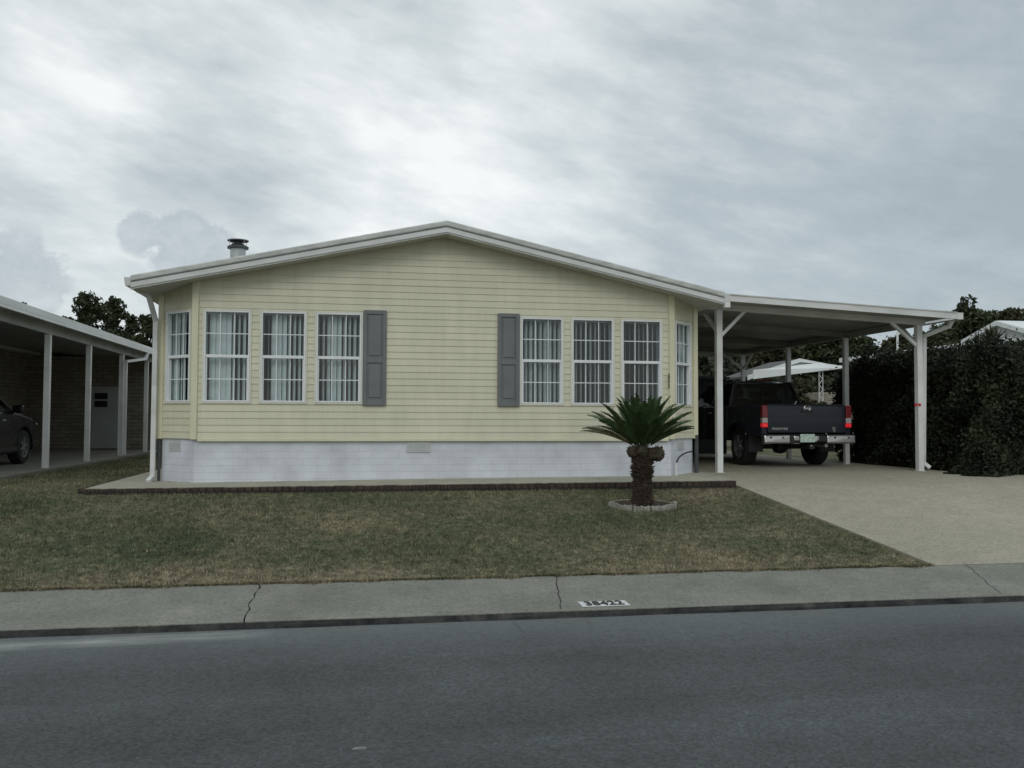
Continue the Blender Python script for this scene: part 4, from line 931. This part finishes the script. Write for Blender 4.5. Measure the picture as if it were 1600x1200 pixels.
# hedge: clipped loosely, ragged crest
def hedge(name, x0, x1, y0, y1, z0, topf, n, leaf, label, cat, seed, m='hedge'):
    r = np.random.default_rng(seed); t = empty(name, ((x0 + x1) / 2, (y0 + y1) / 2, z0), label, cat)
    u = r.uniform(0, 1, (n, 3)); face = r.integers(0, 10, n); dep = np.abs(r.normal(0, .13, n))
    X = x0 + (x1 - x0) * u[:, 0]; Y = y0 + (y1 - y0) * u[:, 1]
    X = np.where(face < 4, x0 + dep, X); Y = np.where((face >= 4) & (face < 6), y0 + dep, Y)
    tz = topf(X, Y); Z = z0 + (tz - z0) * u[:, 2]; Z = np.where(face >= 6, tz - dep * 1.2, Z)
    bulge = .16 * np.sin(Y * 2.3 + Z * 1.9) + .12 * np.sin(Y * 5.1 + Z * 4.3 + 1) + .07 * np.sin(Y * 11 + Z * 9)
    X = np.where(face < 4, X - bulge * .8, X); Y = np.where((face >= 4) & (face < 6), Y - .15 * np.sin(X * 4 + Z * 3), Y)
    C = np.stack([X, Y, Z], 1); C += r.normal(0, .035, C.shape)
    cx = np.stack([np.sin(Y * 6.1 + Z * 5.3) * .09 + np.sin(Y * 13 + Z * 11 + X * 3) * .05, np.sin(X * 7 + Z * 6) * .08, np.sin(Y * 7.7 + X * 5.9) * .07], 1); C += cx
    stray = r.random(n) < .035; C[stray] += r.normal(0, .11, (int(stray.sum()), 3)) + np.array([-.03, 0, .10])
    V, Q = leaf_quads(C, leaf, r); np_mesh('foliage', V, Q, m, t)
    mb = MB(); g_ = 14
    for i in range(g_):
        yy = y0 + .5 + (y1 - y0 - 1) * (i + .5) / g_; xx = (x0 + x1) / 2 + random.uniform(-.3, .3)
        for k in range(3): mb.tube([(xx, yy, z0), (xx + random.uniform(-.4, .4), yy + random.uniform(-.4, .4), z0 + 1.0), (xx + random.uniform(-.7, .7), yy + random.uniform(-.5, .5), z0 + 1.9)], [.03, .02, .008], 5)
    mb.build('branches', 'bark', t)
    # dark filler box with the hedge's inner shade put into its colour
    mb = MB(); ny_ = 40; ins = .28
    mb.box(x0 + ins, x1 - ins, y0 + ins, y1 - ins, z0, z0 + 1.85); mb.build('inner_shade_box', 'hedgecore', t)
    return t
MT['hedgecore'] = mat('hedge_inner_shade', (.020, .024, .012), (.010, .013, .007), 9, .95, bmp=.8)
def htop(X, Y): return 2.74 + .15 * np.sin(Y * 1.7 + X) + .09 * np.sin(Y * 4.1 + X * 2.2) + .11 * np.sin(Y * 9.3 + X * 5) + .10 * np.maximum(0, np.sin(Y * 17 + X * 9)) + .06 * np.sin(X * 23) + .08 * np.exp(-((Y - 14.6) / 1.0) ** 2)
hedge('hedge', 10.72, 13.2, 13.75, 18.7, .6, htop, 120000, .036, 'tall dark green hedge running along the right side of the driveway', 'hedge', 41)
# low spreading shrub in front of the hedge
t = empty('low_shrub', (10.75, 13.75, .6), 'low dark ground hugging shrub at the foot of the hedge beside the downspout', 'shrub')
r_ = np.random.default_rng(5); n = 9000; a = r_.uniform(0, 6.283, n); d = np.sqrt(r_.uniform(0, 1, n)); h = (1 - d ** 2) * .22 * r_.uniform(.3, 1.1, n)
rad_s = 1 + .22 * np.sin(a * 3 + 1) + .15 * np.sin(a * 7) + r_.normal(0, .07, n); C = np.stack([10.70 + d * np.cos(a) * .60 * rad_s, 13.92 + d * np.sin(a) * .36 * rad_s, .62 + h * (.8 + .4 * np.sin(a * 5))], 1); V, Q = leaf_quads(C, .035, r_); np_mesh('foliage', V, Q, 'hedge', t)
# far hedge mass beyond the yard
tf = empty('far_hedge', (8, 44, .6), 'dark wooded hedge line behind the gabled carport', 'hedge')
r_ = np.random.default_rng(6); n = 60000; X = r_.uniform(2, 48, n); top = 3.2 + .7 * np.sin(X * .7) + .5 * np.sin(X * 1.9 + 1); C = np.stack([X, 47 + r_.normal(0, .8, n), .6 + top * r_.uniform(0, 1, n)], 1)
V, Q = leaf_quads(C, .17, r_); np_mesh('foliage', V, Q, 'hedge', tf)
r_ = np.random.default_rng(8); n = 16000; X = r_.uniform(-24, -8, n); C = np.stack([X, 46 + r_.normal(0, .8, n), .6 + 2.4 * r_.uniform(0, 1, n)], 1)
tf = empty('far_hedge', (-16, 46, .6), 'dark hedge line far behind the left neighbouring home', 'hedge')
V, Q = leaf_quads(C, .17, r_); np_mesh('foliage', V, Q, 'hedge', tf)
# spiky fan palm seedling poking above the hedge
def spiky(px, py, X, size, n, label, seed):
    p = atX(px, py, X); t = empty('spiky_palm', (p.x, p.y, p.z - 1), label, 'palm'); r = random.Random(seed); mb = MB()
    for i in range(n):
        a = r.uniform(0, 6.28); e = r.uniform(.2, 1.4); L_ = size * r.uniform(.7, 1.1); d = Vector((math.cos(a) * math.cos(e), math.sin(a) * math.cos(e), math.sin(e))); s = d.cross(Vector((0, 0, 1))).normalized() * .018
        c = Vector(p); mb.add([c - s, c + s, c + d * L_ * .6 + s * .8, c + d * L_, c + d * L_ * .6 - s * .8], [(0, 1, 2, 3, 4)])
    mb.build('fronds', 'leaf2', t); MB().tube([(p.x, p.y, p.z - 1.2), (p.x, p.y, p.z)], .05, 7).build('trunk', 'bark', t)
spiky(1551, 537, 11.9, .42, 90, 'spiky palm top poking above the hedge before the white gable', 3)
spiky(1527, 540, 11.7, .30, 40, 'small leaning spiky sprout on the hedge crest left of the spiky palm', 4)

# ------------------------------------------------------------------ sago palm
SX, SY = 3.79, 11.5; SZ = gz(SY)
sg = empty('sago_palm', (SX, SY, SZ), 'sago palm with a thick scaly brown trunk and dark green feather fronds on the lawn', 'palm')
rs = random.Random(21)
def trad(t):   # trunk radius up its height
    pts = [(0, .150), (.2, .134), (.45, .122), (.70, .138), (.85, .152), (1, .14)]
    for (a, ra), (b, rb_) in zip(pts, pts[1:]):
        if a <= t <= b: return ra + (rb_ - ra) * (t - a) / (b - a)
TH = .80
mb = MB().lathe((SX, SY, SZ - .03), [(trad(i / 16) - .015, i / 16 * TH) for i in range(17)] + [(0, TH + .02)], 28)
rows = 26
for j in range(rows):
    t = (j + .5) / rows; rr_ = trad(t); nn = 22
    for k in range(nn):
        a = 2 * math.pi * (k + .5 * (j % 2)) / nn + rs.uniform(-.05, .05); c = Vector((SX + (rr_ - .02) * math.cos(a), SY + (rr_ - .02) * math.sin(a), SZ - .03 + t * TH))
        out = Vector((math.cos(a), math.sin(a), 0)); sd = Vector((-math.sin(a), math.cos(a), 0)) * .019; L_ = rs.uniform(.025, .05) + (.02 if .5 < t < .7 else 0); upz = Vector((0, 0, 1))
        tip = c + out * L_ + upz * rs.uniform(.0, .035)
        mb.add([c - sd - upz * .012, c + sd - upz * .012, c + sd + upz * .018, c - sd + upz * .018, tip], [(0, 1, 4), (1, 2, 4), (2, 3, 4), (3, 0, 4)])
mb.build('trunk', 'sagobark', sg)
for (dx, dy, dz_, s) in ((-.15, -.05, .72, .078), (.19, -.05, .69, .10), (.09, -.12, .69, .07), (-.04, -.13, .73, .07)):
    mb = MB(); c = Vector((SX + dx, SY + dy, SZ + dz_)); prof = [(s * math.sin(math.pi * i / 8), -s * 1.0 * math.cos(math.pi * i / 8)) for i in range(9)]; mb.lathe(c, prof, 14)
    for k in range(70):
        d = Vector((rs.gauss(0, 1), rs.gauss(0, 1), rs.gauss(0, 1))).normalized(); sd = d.orthogonal().normalized() * .013; s2 = d.cross(sd); b_ = c + d * s * .92
        mb.add([b_ - sd, b_ + s2, b_ + sd, b_ - s2, b_ + d * rs.uniform(.015, .035) + Vector((0, 0, .012))], [(0, 1, 4), (1, 2, 4), (2, 3, 4), (3, 0, 4)])
    mb.build('offshoot', 'pup', sg)
V = []; Q = []
def frond(a, e0, e1, L_, twist=0):
    base = Vector((SX + .05 * math.cos(a), SY + .05 * math.sin(a), SZ + TH - .04)); n = 30; p = base.copy(); out = Vector((math.cos(a), math.sin(a), 0)); sd = Vector((-math.sin(a), math.cos(a), 0))
    rl = rs.uniform(-.5, .5); sd0 = sd
    prev = p.copy()
    for i in range(n):
        t = i / (n - 1); e = e0 + (e1 - e0) * t ** 1.4; d = out * math.cos(e) + Vector((0, 0, 1)) * math.sin(e); p = p + d * (L_ / n); up_ = d.cross(sd0); sd = sd0 * math.cos(rl) + up_ * math.sin(rl); nrm = d.cross(sd)
        w = .006 * (1 - .7 * t)
        k = len(V); V.extend([prev - sd * w, prev + sd * w, p + sd * w, p - sd * w]); Q.append((k, k + 1, k + 2, k + 3))
        if t > .10:
            ll = .135 * (math.sin(math.pi * min(1, .18 + .80 * t)) ** .6) * rs.uniform(.88, 1.08)
            for s in (-1, 1):
                v = (sd * s * .72 + d * .62 + nrm * .48).normalized(); wd = d * .013
                tipp = p + v * ll - Vector((0, 0, .015)); mid = p + v * ll * .5; k = len(V)
                V.extend([p - wd, p + wd, mid + wd * .9, mid - wd * .9, tipp + wd * .15, tipp - wd * .15]); Q.append((k, k + 1, k + 2, k + 3)); Q.append((k + 3, k + 2, k + 4, k + 5))
        prev = p.copy()
for ring, (n, e0, e1, L_) in enumerate([(11, 36, 12, .76), (15, 48, 22, .79), (15, 60, 38, .79), (12, 71, 53, .76), (7, 80, 66, .70)]):
    for k in range(n):
        frond(2 * math.pi * (k + .37 * ring) / n + rs.uniform(-.13, .13), R(e0 + rs.uniform(-8, 8)), R(e1 + rs.uniform(-8, 8)), L_ * rs.uniform(.88, 1.04))
np_mesh('crown', np.array([tuple(v) for v in V]), np.array(Q), 'frond', sg)
V = []; Q = []
for a_, e0_, e1_ in ((math.pi + .12, 26, 2),): frond(a_, R(e0_), R(e1_), .86)
MT['deadfrond'] = leafmat('dry_frond', (.16, .13, .06), (.09, .085, .035), 6); np_mesh('dry_frond', np.array([tuple(v) for v in V]), np.array(Q), 'deadfrond', sg)
# scalloped concrete edging ring (octagonal run of ribbed blocks)
ex, ey = 0.44, .33; nb = 12
blk = None
for k in range(nb):
    a0 = 2 * math.pi * k / nb; a = a0 + math.pi / nb
    cx, cy = SX + ex * math.cos(a), SY + ey * math.sin(a); tx, ty = -ex * math.sin(a), ey * math.cos(a); L_ = 2 * math.pi / nb * math.hypot(tx, ty) * .97; ang = math.atan2(ty, tx)
    mb = MB(); n = 5
    for i in range(n):
        u = -L_ / 2 + (i + .5) * L_ / n; mb.box(u - L_ / n * .45, u + L_ / n * .45, -.024, .024, -.06, .070 - .008 * (i % 2)); 
    mb.box(-L_ / 2, L_ / 2, -.018, .018, -.06, .056)
    o = mb.build('edging_block', 'edging', bevel=.008); o.location = (cx, cy, gz(cy) - (.045 if math.sin(a) > .2 else 0)); o.rotation_euler[2] = ang
    tag(o, 'grey ribbed concrete edging block in the ring around the sago palm', 'edging block', 'edging blocks around the sago palm')
mb = MB(); n = 36; mb.v.append((SX, SY, gz(SY) + .028))
for k in range(n): a = 2 * math.pi * k / n; yy = SY + ey * .98 * math.sin(a); mb.v.append((SX + ex * .98 * math.cos(a), yy, gz(yy) + .016))
for k in range(n): mb.f.append((0, 1 + k, 1 + (k + 1) % n))
tag(mb.build('mulch', 'mulch'), kind='stuff')

# ------------------------------------------------------------------ grass blades
def blades(n, ylo, yhi, xfn, hmin, hmax, wid):
    Y = rng.uniform(ylo, yhi, n); lo, hi = xfn(Y); X = lo + (hi - lo) * rng.uniform(0, 1, n)
    keep = (((X - SX) / (ex - .02)) ** 2 + ((Y - SY) / (ey - .02)) ** 2) > 1
    keep &= ~((X > -3.62) & (X < 5.9) & (Y > 12.58)); keep &= ~((X < -5.40) & (Y > 11.5))
    X, Y = X[keep], Y[keep]; n = len(X)
    Z = np.interp(Y, [-400, 7.15, 8.38, 12.6, 13.4, 900], [-.02, -.02, .075, .572, .60, .60]) - .004
    patch = .55 + .45 * np.sin(X * 1.9 + np.sin(Y * 2.3)) * np.sin(Y * 2.7 + X * .7)
    h = rng.uniform(hmin, hmax, n) * (.65 + .5 * patch); a = rng.uniform(0, 6.283, n); lean = rng.uniform(.1, .9, n) * h; la = rng.uniform(0, 6.283, n); w = wid * rng.uniform(.6, 1.3, n)
    base = np.stack([X, Y, Z], 1); s = np.stack([np.cos(a) * w, np.sin(a) * w, 0 * w], 1); tip = base + np.stack([np.cos(la) * lean, np.sin(la) * lean, h], 1)
    return np.stack([base - s, base + s, tip], 1).reshape(-1, 3)
def edge_blades(n):
    X = rng.uniform(-4.2, 5.88, n); amp = .03 + .035 * np.sin(X * 3.1) * np.sin(X * 7.3 + 1) + .03 * np.maximum(0, np.sin(X * 13.7)); Y = 8.40 - np.abs(rng.normal(0, .5, n)) * np.maximum(amp, .008)
    Z = np.full(n, .098); h = rng.uniform(.018, .045, n); a = rng.uniform(0, 6.283, n); w = .0045; la = rng.uniform(0, 6.283, n); ln = rng.uniform(.3, 1.2, n) * h
    b = np.stack([X, Y, Z], 1); s_ = np.stack([np.cos(a) * w, np.sin(a) * w, 0 * a], 1); t = b + np.stack([np.cos(la) * ln, np.sin(la) * ln - .012, h], 1); return np.stack([b - s_, b + s_, t], 1).reshape(-1, 3)
Vg = np.concatenate([edge_blades(16000), blades(150000, 8.37, 12.62, lambda Y: (-.40 * Y - .8, 5.895 - .052 * (Y - 8.38)), .018, .045, .0045),
                     blades(16000, 8.37, 8.46, lambda Y: (np.full_like(Y, -4.2), np.full_like(Y, 5.88)), .02, .05, .0045),
                     blades(30000, 12.6, 27.5, lambda Y: (np.full_like(Y, -5.42), np.full_like(Y, -3.60)), .02, .05, .006),
                     blades(7000, 11.0, 13.0, lambda Y: (np.full_like(Y, -9), np.full_like(Y, -3.60)), .02, .05, .006)])
go = np_mesh('grass', Vg, np.arange(len(Vg)).reshape(-1, 3), 'blade', n=3); tag(go, kind='stuff')

# fallen leaves scattered on the lawn and kerb edge
r_ = np.random.default_rng(77); n = 420; X = r_.uniform(-4.6, 5.8, n); Y = r_.uniform(8.2, 12.5, n); keep = X > -.40 * Y - .5; X, Y = X[keep], Y[keep]
Z = np.interp(Y, [7.1, 8.38, 12.6], [.052, .11, .575]) + .012 + np.where(Y < 8.38, -.008, .012); V, Q = leaf_quads(np.stack([X, Y, Z], 1), .016, r_)
MT['litter'] = mat('dry_leaf', (.30, .23, .14), (.14, .10, .06), 9, .9)
tag(np_mesh('leaf_litter', V, Q, 'litter'), kind='stuff')
# short pale cracks in the asphalt by the kerb
MT['palecrack'] = mk_concrete('sand_filled_crack', (.16, .17, .17), (.10, .11, .11), (.2, .2, .19))
def road_crack(px0, py0, px1, py1, w, sd_):
    a, b = atZ(px0, py0, .003), atZ(px1, py1, .003); r = random.Random(sd_); m = MB(); n = 9
    for i in range(n + 1):
        t = i / n; x = a.x + (b.x - a.x) * t + r.uniform(-.012, .012); y = a.y + (b.y - a.y) * t; ww = w * r.uniform(.3, 1.1) * (1.15 - t); m.v += [(x - ww, y, .003), (x + ww, y, .003)]
        if i: k = i * 2; m.f.append((k - 2, k - 1, k + 1, k))
    structure(m.build('road_crack', 'palecrack'))
for i, q in enumerate([(800, 968, 822, 992, .008), (918, 963, 923, 985, .005), (1001, 968, 1006, 975, .008), (1184, 950, 1212, 968, .007), (1230, 950, 1260, 972, .005), (1330, 945, 1342, 953, .008), (592, 1008, 604, 1000, .004)]): road_crack(*q, i)
# ------------------------------------------------------------------ painted number on the pavement
c = [atZ(904.3, 938.8, .075), atZ(976, 936, .075), atZ(984.5, 943.5, .07), atZ(909.5, 946.7, .07)]
x0, x1 = (c[0].x + c[3].x) / 2, (c[1].x + c[2].x) / 2; y1 = (c[0].y + c[1].y) / 2; y0 = (c[2].y + c[3].y) / 2
nb_ = empty('number_marker', ((x0 + x1) / 2, (y0 + y1) / 2, .06), 'white rectangle with black number 38422 painted on the pavement edge', 'number marker')
MT['paintwhite'] = mat('pavement_paint', (.62, .64, .63), (.52, .54, .52), 30, .8)
mb = MB().add([(x0, y0, zs(y0) + .004), (x1, y0, zs(y0) + .004), (x1, y1, zs(y1) + .004), (x0, y1, zs(y1) + .004)], [(0, 1, 2, 3)]); mb.build('white_panel', 'paintwhite', nb_)
hgt = (y1 - y0); tilt = math.atan2(.053, 1.3)
mw = Matrix.Translation(((x0 + x1) / 2, (y0 + y1) / 2, zs((y0 + y1) / 2) + .008)) @ Matrix.Rotation(tilt, 4, 'X')
text_obj('digits', '38422', hgt * 1.02, 'digit', nb_, mw, .0006, .006, sx=(x1 - x0) / hgt / 3.35, sp=1.08)
# a pale scrap on the road
p = atZ(561, 1167, .01); MT['scrap'] = mat('scrap_paper', (.22, .22, .21), (.15, .15, .14), 30, .8)
o = MB().hexa([(p.x - .035, p.y - .008, .001), (p.x + .03, p.y - .012, .001), (p.x + .04, p.y + .012, .001), (p.x - .03, p.y + .014, .001), (p.x - .02, p.y - .004, .008), (p.x + .02, p.y - .006, .01), (p.x + .025, p.y + .008, .008), (p.x - .02, p.y + .008, .008)]).build('paper_scrap', 'scrap'); tag(o, 'tiny pale scrap lying on the dark road in the foreground', 'litter')

# ------------------------------------------------------------------ sky and light
SUN_EL, SUN_AZ = R(36), R(196)
w = bpy.data.worlds.new('World'); sc.world = w; w.use_nodes = True; nt = w.node_tree; bg = nt.nodes['Background']; bg.inputs[1].default_value = .10
sky = N(nt, 'ShaderNodeTexSky', sky_type='NISHITA', sun_disc=False); sky.sun_elevation = SUN_EL; sky.sun_rotation = SUN_AZ
tc = N(nt, 'ShaderNodeTexCoord'); D_ = tc.outputs['Generated']; sp = N(nt, 'ShaderNodeSeparateXYZ'); nt.links.new(D_, sp.inputs[0])
zz = mth(nt, 'MAXIMUM', sp.outputs[2], 0.0); den = mth(nt, 'ADD', zz, .30)
cbx = N(nt, 'ShaderNodeCombineXYZ'); nt.links.new(mth(nt, 'DIVIDE', sp.outputs[0], den), cbx.inputs[0]); nt.links.new(mth(nt, 'DIVIDE', sp.outputs[1], den), cbx.inputs[1])
def mapn(vec, rot, scl, loc=(0, 0, 0)):
    mp = N(nt, 'ShaderNodeMapping'); mp.inputs['Rotation'].default_value = (0, 0, rot); mp.inputs['Scale'].default_value = scl; mp.inputs['Location'].default_value = loc; nt.links.new(vec, mp.inputs[0]); return mp.outputs[0]
def dirdot(px, py):
    d = ray(px, py); n = N(nt, 'ShaderNodeVectorMath', operation='DOT_PRODUCT'); nt.links.new(D_, n.inputs[0]); n.inputs[1].default_value = tuple(d); return n.outputs['Value']
def blob(px, py, rad_px):     # 1 at the direction, 0 at rad
    c_ = math.cos(math.atan(rad_px / F)); v = mth(nt, 'DIVIDE', mth(nt, 'SUBTRACT', dirdot(px, py), c_), 1 - c_); return mth(nt, 'MAXIMUM', v, 0.0)
n1 = noise(nt, mapn(cbx.outputs[0], R(-60), (.9, 1.5, 1), (3.1, .4, 0)), 2.0, 8, .60)
n2_ = noise(nt, mapn(cbx.outputs[0], R(-62), (.8, 2.6, 1), (1, 5, 0)), 4.2, 8, .62)
ty = N(nt, 'ShaderNodeMapping'); ty.inputs['Rotation'].default_value = (0, R(-19), 0); nt.links.new(D_, ty.inputs[0]); T_ = ty.outputs[0]
n3 = noise(nt, mapn(T_, 0, (1, 1, 1.8), (4, 2, 1)), 10, 8, .62); n5 = noise(nt, mapn(T_, 0, (.8, .8, 3.2), (2, 7, 3)), 5.5, 7, .58); n4 = noise(nt, mapn(D_, 0, (1, 1, 2.2), (7, 2, 1)), 3.2, 4, .5)
f = mth(nt, 'ADD', mth(nt, 'ADD', mth(nt, 'MULTIPLY', n1, .30), mth(nt, 'MULTIPLY', n2_, .12)), mth(nt, 'ADD', mth(nt, 'MULTIPLY', n3, .22), mth(nt, 'ADD', mth(nt, 'MULTIPLY', n5, .34), mth(nt, 'MULTIPLY', n4, .22))))
glow = mth(nt, 'MULTIPLY', blob(600, 200, 850), .15)
f = mth(nt, 'ADD', f, glow)
f = mth(nt, 'SUBTRACT', f, mth(nt, 'MULTIPLY', blob(1650, 120, 900), .10))
f = mth(nt, 'SUBTRACT', f, mth(nt, 'MULTIPLY', blob(380, 270, 190), .15))
f = mth(nt, 'SUBTRACT', f, mth(nt, 'MULTIPLY', blob(1400, 430, 450), .05))
cr = ramp(nt, [(.44, (3.75, 4.35, 4.7)), (.56, (4.7, 5.3, 5.6)), (.68, (6.5, 7.0, 7.1)), (.83, (9.2, 9.45, 9.4))])
nt.links.new(f, cr.inputs[0])
# small grey cumulus low at the left
nc = noise(nt, mapn(D_, 0, (1, 1, 1.3)), 26, 6, .62)
def cumulus(px, py, rad, k):
    b_ = blob(px, py, rad); v = mth(nt, 'ADD', b_, mth(nt, 'MULTIPLY', mth(nt, 'SUBTRACT', nc, .48), 4.2)); return mth(nt, 'MULTIPLY', mth(nt, 'MULTIPLY', mth(nt, 'SUBTRACT', v, .18, True), 2.3, True), mth(nt, 'MULTIPLY', mth(nt, 'MINIMUM', b_, .4), 2.5 * k))
cm = mth(nt, 'MAXIMUM', mth(nt, 'MAXIMUM', cumulus(288, 385, 62, .72), cumulus(224, 366, 40, .65)), mth(nt, 'MAXIMUM', cumulus(25, 435, 80, .55), cumulus(335, 387, 42, .6)))
cs_ = ramp(nt, [(.35, (3.2, 3.8, 4.3)), (.65, (4.9, 5.4, 5.8))]); nt.links.new(nc, cs_.inputs[0]); c3 = mixc(nt, cm, cr.outputs[0], cs_.outputs[0])
# overcast dome is brighter towards the zenith than near the horizon
zb = mth(nt, 'MULTIPLY', mth(nt, 'SUBTRACT', zz, .46, True), 1.0); zmul = mth(nt, 'ADD', zb, 1.0)
vm = N(nt, 'ShaderNodeVectorMath', operation='SCALE'); nt.links.new(c3, vm.inputs[0]); nt.links.new(zmul, vm.inputs['Scale'])
fin = mixc(nt, .92, sky.outputs[0], vm.outputs[0])
nt.links.new(fin, bg.inputs[0])
sd = bpy.data.lights.new('sun', 'SUN'); sd.energy = .55; sd.angle = R(25); sd.color = (1, .97, .92)
so = bpy.data.objects.new('sun', sd); COL.objects.link(so)
# soft light high overhead, a little to the street side of the house
sdir = Vector((math.sin(SUN_AZ) * math.cos(SUN_EL), math.cos(SUN_AZ) * math.cos(SUN_EL), math.sin(SUN_EL)))
so.rotation_euler = (-sdir).to_track_quat('-Z', 'Y').to_euler()

vs_ = sc.view_settings; vs_.view_transform = 'Standard'; vs_.look = 'None'; vs_.exposure = .08; vs_.gamma = 1; vs_.use_curve_mapping = False
sc.cycles.max_bounces = 8; sc.cycles.transparent_max_bounces = 24
sc.cycles.use_denoising = True
